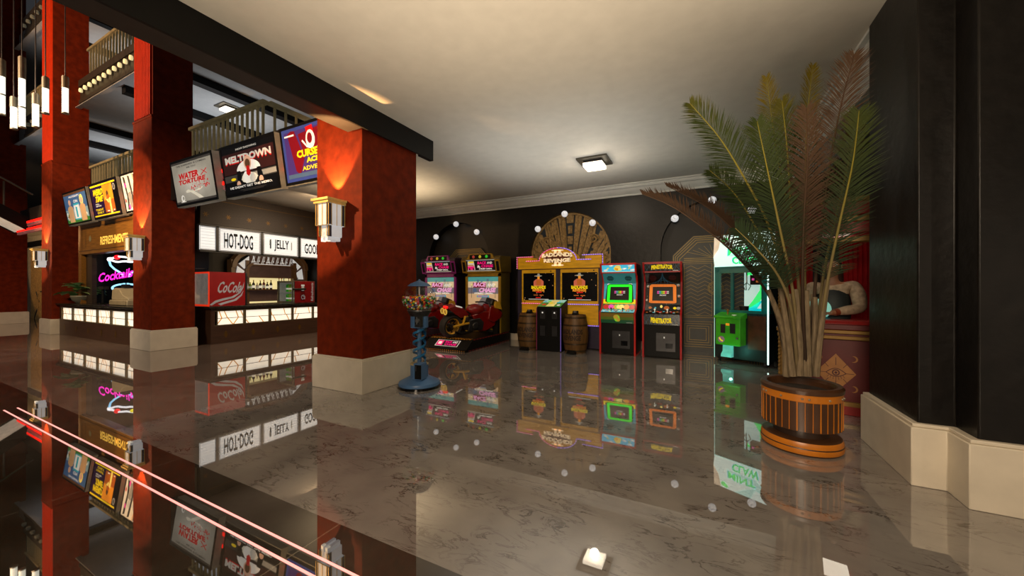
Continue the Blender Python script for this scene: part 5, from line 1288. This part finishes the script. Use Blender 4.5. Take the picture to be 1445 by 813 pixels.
S_R, E_R, W_R = (-.20,0,1.40), (-.27,-.10,1.12), (-.13,-.30,1.09)     # arm on the left of the picture
S_L, E_L, W_L = (.20,0,1.41), (.24,-.12,1.12), (-.0,-.30,1.08)
nodes = [((0,0,.62),(.15,.11)),((0,0,.85),(.125,.09)),((0,-.01,1.10),(.145,.10)),((0,-.01,1.32),(.15,.09)),((0,-.015,1.44),.055),((0,-.03,1.52),.05),((0,-.045,1.60),(.075,.09)),((0,-.045,1.70),(.07,.085)),
   (S_R,.055),(E_R,.043),(W_R,.028),((-.09,-.36,1.08),(.036,.02)),(S_L,.055),(E_L,.043),(W_L,.028),((-.05,-.34,1.07),(.036,.02))]
edges = [(0,1),(1,2),(2,3),(3,4),(4,5),(5,6),(6,7),(3,8),(8,9),(9,10),(10,11),(3,12),(12,13),(13,14),(14,15)]
g = G(SKIN); add_mesh(g, skin_mesh(nodes, edges))
for hand, d in (((-.09,-.36,1.08), Vector((.25,-.6,-.1))), ((-.05,-.34,1.07), Vector((-.6,-.25,-.1)))):
    h = Vector(hand); d = d.normalized(); s_ = d.cross(Vector((0,0,1))).normalized()
    for i, L_ in enumerate((.066,.075,.07,.055)):
        b = h+s_*(.027-.018*i)+d*.01; g.tube([b, b+d*L_*.5+Vector((0,0,.006)), b+d*L_+Vector((0,0,-.012))], [.0085,.008,.0065], 6)
    b = h+s_*.03-d*.02; g.tube([b, b+s_*.03+d*.02, b+s_*.035+d*.05], [.010,.009,.007], 6)
g.sph((0,-.135,1.615), .018, 8, sc=(.8,1,1.2))
g.tube([(-.03,-.128,1.565),(0,-.134,1.562),(.03,-.128,1.565)], .006, 5)
for s in (-1,1): g.sph((s*.085,-.03,1.62), .022, 8, sc=(.5,.9,1.4))
body = g.build('body', t, sharp=80, recalc=False)
g = G(mat('eye_white', (170,165,155), .4))
for s in (-1,1): g.sph((s*.03,-.119,1.64), .012, 8)
g.use(BLK)
for s in (-1,1): g.sph((s*.03,-.1275,1.64), .006, 6)
g.build('eyes', t)
def puff(p, q, n=5): return [tuple(Vector(p).lerp(Vector(q), i/(n-1))) for i in range(n)]
sn = [((0,0,.80),(.14,.105)),((0,-.01,1.10),(.155,.112)),((0,-.01,1.31),(.16,.10)),((0,-.01,1.41),(.07,.07)),
      (S_R,.075),((-.245,-.05,1.26),.075),(E_R,.066),((-.2,-.22,1.10),.055),(W_R,.04),(S_L,.078),((.235,-.06,1.26),.08),(E_L,.07),((.1,-.23,1.10),.058),(W_L,.04)]
g = G(SHIRT); add_mesh(g, skin_mesh(sn, [(0,1),(1,2),(2,3),(2,4),(4,5),(5,6),(6,7),(7,8),(2,9),(9,10),(10,11),(11,12),(12,13)])); g.build('shirt', t, sharp=80, recalc=False)
g = G(mat('cuff_rust',(120,52,28),.6))
for w_, e_ in ((W_R,E_R),(W_L,E_L)):
    d = (Vector(w_)-Vector(e_)).normalized(); g.cyl(Vector(w_)-d*.03, Vector(w_)+d*.01, .043, .04, 14)
g.build('cuff', t)
g = G(VEST); add_mesh(g, skin_mesh([((0,0,.82),(.175,.15)),((0,-.01,1.08),(.195,.165)),((0,-.01,1.26),(.19,.16)),((0,0,1.38),(.12,.11))], [(0,1),(1,2),(2,3)])); g.build('vest', t, sharp=80, recalc=False)
g = G(SKIRT); g.lathe([(.001,.44),(.24,.44),(.23,.6),(.17,.85),(.001,.86)], n=20); g.build('skirt', t)
g = G(HAIR); add_mesh(g, skin_mesh([((0,.02,1.73),(.105,.09)),((0,.055,1.60),(.115,.06)),((0,.06,1.45),(.13,.05)),((0,.06,1.33),(.10,.04))], [(0,1),(1,2),(2,3)])); g.build('hair', t, sharp=80, recalc=False)
t = thing('stool', 'round stool under the seated figure in the booth', 'stool', (1.486, 5.877, 0))
g = G(WALN); g.cyl((0,0,.40),(0,0,.44),.18,n=20); g.build('seat', t)
for a in range(4): g = G(WALN); g.cyl((.12*math.cos(a*1.571),.12*math.sin(a*1.571),.1),(.12*math.cos(a*1.571),.12*math.sin(a*1.571),.40),.02,n=8); g.build('leg', t)

# ================================================================== POTTED PALM
def grad(name, stops, rough=.5):
    m = bpy.data.materials.new(name); m.use_nodes = True; nt = m.node_tree; N = nt.nodes; L = nt.links; b = N['Principled BSDF']
    b.inputs['Roughness'].default_value = .65; b.inputs['Specular IOR Level'].default_value = .15
    tc = N.new('ShaderNodeTexCoord'); sx = N.new('ShaderNodeSeparateXYZ'); L.new(tc.outputs['Object'], sx.inputs[0])
    no = N.new('ShaderNodeTexNoise'); no.inputs['Scale'].default_value = 9; L.new(tc.outputs['Object'], no.inputs['Vector'])
    ma = N.new('ShaderNodeMath'); ma.operation = 'MULTIPLY_ADD'; ma.inputs[1].default_value = .5; L.new(no.outputs['Fac'], ma.inputs[0]); L.new(sx.outputs['Z'], ma.inputs[2])
    mr = N.new('ShaderNodeMapRange'); mr.inputs['From Min'].default_value = .4; mr.inputs['From Max'].default_value = 4.0; L.new(ma.outputs[0], mr.inputs['Value'])
    rp = N.new('ShaderNodeValToRGB'); e = rp.color_ramp.elements
    e[0].position = stops[0][0]; e[0].color = lin(stops[0][1])+(1,); e[1].position = stops[-1][0]; e[1].color = lin(stops[-1][1])+(1,)
    for p, c in stops[1:-1]: k_ = e.new(p); k_.color = lin(c)+(1,)
    L.new(mr.outputs[0], rp.inputs[0]); L.new(rp.outputs[0], b.inputs['Base Color'])
    return m
FG = grad('frond_green', ((.2,(32,42,30)),(.5,(44,58,36)),(.74,(62,72,30)),(.9,(120,104,18))))
FB = grad('frond_brown', ((.2,(56,44,36)),(.55,(72,54,40)),(.8,(84,62,44))))
RAC = grad('rachis', ((.05,(108,94,72)),(.35,(122,108,74)),(.6,(140,128,52)),(.9,(150,140,50))))
STM = mat('petiole_stub', (118,102,78), .7, noise=.4, scale=14, stretch=(3,3,.6), bump=.3)
PCX, PCY = .82, 4.12
t = thing('potted_palm', 'tall potted palm with green and dry brown fronds in a round slatted brown pot', 'palm', (PCX, PCY, 0))
PBR = mat('pot_brown', (72,46,28), .35, noise=.15); POR = mat('pot_orange', (196,116,26), .35, noise=.12); PDK = mat('pot_dark', (48,32,22), .4)
p = G(PBR); p.lathe([(.24,.53),(.25,.555),(.285,.56),(.30,.54),(.298,.51),(.285,.505)], n=48, cap=False); p.lathe([(.285,.2),(.288,.45)], n=48, cap=False); p.lathe([(.001,.195),(.286,.2)], n=48, cap=False); p.lathe([(.24,.53),(.24,.46)], n=48, cap=False)
pot = p.build('pot', t)
p = G(POR); p.lathe([(.288,.445),(.292,.45),(.292,.505),(.288,.51)], n=48, cap=False); p.build('band', pot)
p = G(POR)
for i in range(34):
    a = 2*math.pi*i/34; ca, sa = math.cos(a), math.sin(a); w_ = .0022 if i % 3 else .0042; r0, r1 = .284, .2905
    p.hexa([(r0*ca+sa*w_,r0*sa-ca*w_,.205),(r1*ca+sa*w_,r1*sa-ca*w_,.205),(r1*ca-sa*w_,r1*sa+ca*w_,.205),(r0*ca-sa*w_,r0*sa+ca*w_,.205),
            (r0*ca+sa*w_,r0*sa-ca*w_,.45),(r1*ca+sa*w_,r1*sa-ca*w_,.45),(r1*ca-sa*w_,r1*sa+ca*w_,.45),(r0*ca-sa*w_,r0*sa+ca*w_,.45)])
p.build('slats', pot)
p = G(mat('pot_rivet', (170,160,140), .3, metal=.7))
for i in range(16): a = 2*math.pi*(i+.3*(i%3))/16; p.sph((.293*math.cos(a), .293*math.sin(a), .476), .010, 8, m=5)
p.build('rivets', pot)
p = G(PDK); p.lathe([(.20,.08),(.20,.20)], n=40, cap=False); p.build('waist', pot)
p = G(PBR); p.lathe([(.001,0),(.285,0),(.295,.015)], n=48, cap=False); p.use(POR); p.lathe([(.295,.015),(.30,.04),(.298,.058)], n=48, cap=False); p.use(PDK); p.lathe([(.298,.058),(.294,.066)], n=48, cap=False); p.use(POR); p.lathe([(.294,.066),(.295,.085),(.285,.11)], n=48, cap=False); p.use(PBR); p.lathe([(.285,.11),(.26,.122),(.001,.122)], n=48, cap=False); p.build('foot', pot)
p = G(mat('soil', (50,40,30), .9, noise=.4, scale=30)); p.lathe([(.001,.49),(.24,.49)], n=32, cap=False); p.build('soil', pot)
FR_DATA = [
 ([(0.72,4.05,0.63),(0.62,3.98,1.18),(0.50,3.88,1.43),(0.38,3.77,1.58),(0.21,3.62,1.76),(0.03,3.46,1.91),(-0.20,3.25,2.07),(-0.40,3.10,2.15)],1,0.20,0.30,1,0),
 ([(0.75,4.13,0.62),(0.73,4.23,1.25),(0.60,4.22,1.54),(0.36,4.16,1.89),(0.09,4.08,2.18),(-0.28,3.95,2.41)],1,0.20,0.36,1,10),
 ([(0.77,4.08,0.63),(0.71,3.99,1.32),(0.55,3.86,1.93),(0.35,3.70,2.34),(0.16,3.55,2.66),(-0.06,3.38,2.92)],0,0.27,0.34,0,10),
 ([(0.77,4.14,0.62),(0.72,4.17,1.25),(0.61,4.17,1.67),(0.42,4.13,2.11),(0.27,4.08,2.35),(0.10,4.03,2.53)],0,0.24,0.30,0,25),
 ([(0.84,4.23,0.61),(0.86,4.40,1.44),(0.79,4.48,2.21),(0.70,4.50,2.79),(0.62,4.51,3.54)],0,0.24,0.38,0,-10),
 ([(0.80,4.04,0.64),(0.72,3.85,1.32),(0.61,3.72,1.85),(0.51,3.62,2.33),(0.42,3.51,2.73)],0,0.27,0.32,0,15),
 ([(0.83,4.11,0.63),(0.80,4.09,1.44),(0.74,4.07,2.14),(0.71,4.05,2.64),(0.67,4.03,3.07)],0,0.26,0.36,0,-20),
 ([(0.89,4.25,0.61),(0.93,4.50,1.45),(0.97,4.68,2.31),(1.01,4.82,3.07),(1.08,4.91,3.75)],0,0.22,0.40,0,30),
 ([(0.84,4.03,0.65),(0.77,3.80,1.32),(0.76,3.71,1.95),(0.77,3.65,2.39),(0.76,3.63,2.81)],1,0.26,0.34,0,-15),
 ([(0.90,4.15,0.63),(0.92,4.10,1.44),(0.99,4.08,2.24),(1.07,4.07,2.86),(1.17,4.06,3.36)],1,0.28,0.36,0,-5),
 ([(0.92,4.07,0.65),(0.95,3.95,1.32),(1.03,3.91,1.90),(1.12,3.92,2.41),(1.16,3.92,2.83)],0,0.28,0.32,0,-12),
 ([(0.96,4.29,0.61),(1.08,4.57,1.45),(1.24,4.76,2.15),(1.38,4.89,2.74),(1.50,5.01,3.16)],0,0.25,0.38,0,20),
 ([(0.77,3.97,0.66),(0.69,3.76,1.20),(0.58,3.65,1.50),(0.41,3.51,1.72),(0.26,3.38,1.87)],0,0.22,0.40,0,20),
]
ST_DATA = [
 [(0.70,4.02,0.62),(0.67,3.96,1.01),(0.54,3.83,1.38)],
 [(0.73,3.95,0.64),(0.69,3.91,1.01),(0.62,3.83,1.44)],
 [(0.77,4.02,0.63),(0.74,3.98,1.01),(0.71,3.94,1.35)],
 [(0.78,3.95,0.65),(0.77,3.91,1.02),(0.74,3.88,1.39)],
 [(0.82,4.00,0.64),(0.82,3.99,1.01),(0.81,3.99,1.41)],
 [(0.85,4.01,0.64),(0.84,3.98,1.01),(0.83,3.96,1.38)],
 [(0.90,4.09,0.63),(0.92,4.10,1.00),(0.91,4.06,1.32)],
 [(0.91,4.04,0.64),(0.93,3.99,1.02),(0.97,3.96,1.47)],
 [(0.75,4.18,0.60),(0.73,4.20,0.98),(0.70,4.21,1.31)],
 [(0.91,4.26,0.60),(0.94,4.30,0.98),(0.96,4.35,1.34)],
 [(0.84,4.23,0.60),(0.86,4.29,0.98),(0.84,4.29,1.38)],
]

def bez(P, n):
    out = []; m = len(P)
    P = [Vector(q) for q in P]
    for i in range(n+1):
        u = i/n*(m-1); k_ = min(int(u), m-2); f = u-k_
        p0, p1, p2, p3 = P[max(k_-1,0)], P[k_], P[k_+1], P[min(k_+2,m-1)]
        out.append(.5*((2*p1)+(-p0+p2)*f+(2*p0-5*p1+4*p2-p3)*f*f+(-p0+3*p1-3*p2+p3)*f**3))
    return out
def frond(P, brown, L0, start, side, seed, twist=0):
    rnd = random.Random(seed); off = Vector((PCX, PCY, 0))
    C = [q-off for q in bez(P, 90)]
    g = G(RAC if not brown else FB); g.tube(C[::5], [.016-.0135*i/18 for i in range(19)], 6)
    fr = None
    g.use(FB if brown else FG)
    view = Vector((-.2+.0, -1, .15)).normalized()
    view = Matrix.Rotation(R(twist), 3, 'Z') @ view
    n = len(C)-1
    for i in range(int(start*n*2), n*2):
        s_ = i/(n*2); k_ = min(int(s_*n), n-1); f = s_*n-k_
        p_ = C[k_].lerp(C[k_+1], f); d = (C[min(k_+2,n)]-C[max(k_-1,0)]).normalized()
        sv = d.cross(view).normalized(); nv = sv.cross(d).normalized()
        q = (s_-start)/(1-start)
        ln = L0*(.35+.65*math.sin(math.pi*min(1, .18+.72*q))) * (1 if q < .85 else 1-.55*(q-.85)/.15)
        ang = 58-26*q
        for s in (-1, 1):
            if side and s != side: 
                dirv = (d*math.cos(R(35))+sv*(-s)*.35+nv*.6).normalized()
                l2 = ln*.9
            else:
                a = R(ang+rnd.uniform(-6,6)); dirv = (d*math.cos(a)+sv*s*math.sin(a)+nv*rnd.uniform(.05,.32)).normalized(); l2 = ln
            l2 *= rnd.uniform(.85,1.08); w_ = .0042
            b = p_+dirv*.004; e = b+dirv*l2+Vector((0,0,-.10*l2)); mid = b+dirv*l2*.45
            wv = dirv.cross(nv).normalized()*w_
            g.face([b-wv*.5, mid-wv, e, mid+wv, b+wv*.5])
    o = g.build('frond', t, recalc=False, sharp=180)
    if brown: o['label'] = 'dry brown frond'
for i, (P, br, L0, st, sd, tw) in enumerate(FR_DATA): frond(P, br, L0, st, sd, 100+i, tw)
for i, P in enumerate(ST_DATA):
    C = [q-Vector((PCX,PCY,0)) for q in bez(P, 10)]
    g = G(STM); g.tube(C, [.030-.012*k_/10 for k_ in range(11)], 8); g.build('petiole', t)

# ================================================================== CAMERA AND LIGHT
cam = bpy.data.cameras.new('camera'); co = bpy.data.objects.new('camera', cam); COL.objects.link(co)
co.location = (0, 0, 1.4); co.rotation_euler = (R(90), 0, math.atan(262.5/522)); cam.sensor_width = 36; cam.lens = 36*522/1445; cam.clip_start = .02; cam.clip_end = 200
SC.camera = co
def light(kind, loc, e, col=(255,255,255), size=.2, rot=None, look=None, spot=None, blend=.5, sy=None):
    l = bpy.data.lights.new('lamp', kind); l.energy = e; l.color = lin(col)
    if kind == 'AREA':
        l.size = size
        if sy: l.shape = 'RECTANGLE'; l.size_y = sy
    else: l.shadow_soft_size = size
    if spot: l.spot_size = R(spot); l.spot_blend = blend
    o = bpy.data.objects.new('lamp', l); COL.objects.link(o); o.location = loc
    if look: o.rotation_euler = (Vector(look)-Vector(loc)).to_track_quat('-Z', 'Y').to_euler()
    return o
WARM = (255,230,198)
def UP_FILL(x, y, z, e, c, s, spread=115):  # up-facing fill without a fixture, added to wash the ceilings
    o = light('AREA', (x, y, z), e, c, s, look=(x, y+.001, z+5)); o.data.spread = R(spread); return o
UP_FILL(-1.0, 1.6, 1.3, 85, WARM, 3.4, 130)
UP_FILL(-1.0, -2.4, 1.3, 110, WARM, 3.4, 130)
UP_FILL(-2.2, 6.2, 2.0, 26, (236,236,232), 3.0)
light('AREA', (4.3, -1.6, 1.5), 14, WARM, .10, look=(1.65, 3.43, 1.4), sy=2.4)  # unseen strip lamp added for a vertical highlight on the right wall
light('AREA', (-.4, -3.4, 2.9), 95, WARM, 1.6, look=(.6, 4, .8)).data.spread = R(100)
light('POINT', (-1.74, 6.92, 3.60), 30, (255,236,210), .08)
light('SPOT', (-14.3, -3.2, 7.2), 3600, (255,205,160), .05, look=(-14.5, 3.7, 9.4), spot=92, blend=.25)
light('SPOT', (-5.5, -3.5, 7), 1500, (255,232,205), .05, look=(-9, 3.4, .3), spot=62, blend=.6)  # this and the next: unseen fills added to brighten plinths and floor
light('SPOT', (-11, -3.5, 8), 1900, (255,232,205), .05, look=(-16.5, 3.4, .3), spot=62, blend=.6)
light('SPOT', (-21, -3.2, 7.2), 1200, (255,205,160), .05, look=(-22.5, 3.7, 9.4), spot=70, blend=.3)
light('SPOT', (-7.4, 7.4, 3.74), 160, (255,224,190), .03, look=(-10.8, 6.6, .4), spot=90)  # spot without a fixture, added to light the hot-dog counter
for (xr, yf, lb, w) in PIL:
    light('SPOT', (xr-w/2, yf-.13, 2.62), 260, (255,190,120), .02, look=(xr-w/2, yf+.08, 5), spot=76, blend=.3)
    light('SPOT', (xr-w/2-.75, yf-1.5, 3.1), 300, (255,200,140), .03, look=(xr-w/2-.75, yf, 3.1), spot=96, blend=.12)
for x in (-13.6, -21, -7.6):
    UP_FILL(x, 6.6, 4.6, 48, (240,244,250), 2.4)
UP_FILL(-14, 6.8, 8.6, 45, (240,244,250), 2.4); UP_FILL(-21, 6.8, 8.6, 45, (240,244,250), 2.4)
UP_FILL(-6.6, 6.4, 2.4, 36, (255,226,186), 2.0)
light('AREA', (-11.2, 7.2, 2.2), 14, (255,220,170), 1.0, look=(-13.2, 7.4, 1.5))  # unseen fill added inside the stand to lift the back bar
light('SPOT', (-14.2, 1.4, 4.6), 260, (255,205,130), .02, look=(-14.6, 4.4, 1.7), spot=80)  # unseen spot added to light the plant and till
light('AREA', (-8.8, 6.6, 3.7), 30, (255,215,170), 1.2, look=(-12, 6.8, 1.8))
light('POINT', (.52, 7.62, .22), 1.2, (120,255,225), .02)
light('AREA', (-20.0, 0.5, 2.2), 60, (255,200,150), 1.5, look=(-22,3.7,3.2))
w = bpy.data.worlds.new('world'); SC.world = w; w.use_nodes = True
wn = w.node_tree; bg = wn.nodes['Background']; bg.inputs[0].default_value = lin((150,152,158))+(1,); bg.inputs[1].default_value = .08
SC.view_settings.view_transform = 'Standard'; SC.view_settings.look = 'None'; SC.view_settings.exposure = 0; SC.view_settings.gamma = 1
SC.cycles.use_denoising = True
SC.cycles.max_bounces = 8; SC.cycles.glossy_bounces = 4; SC.cycles.diffuse_bounces = 4; SC.cycles.transparent_max_bounces = 12
SC.cycles.caustics_reflective = False; SC.cycles.caustics_refractive = False
SC.cycles.sample_clamp_indirect = 6
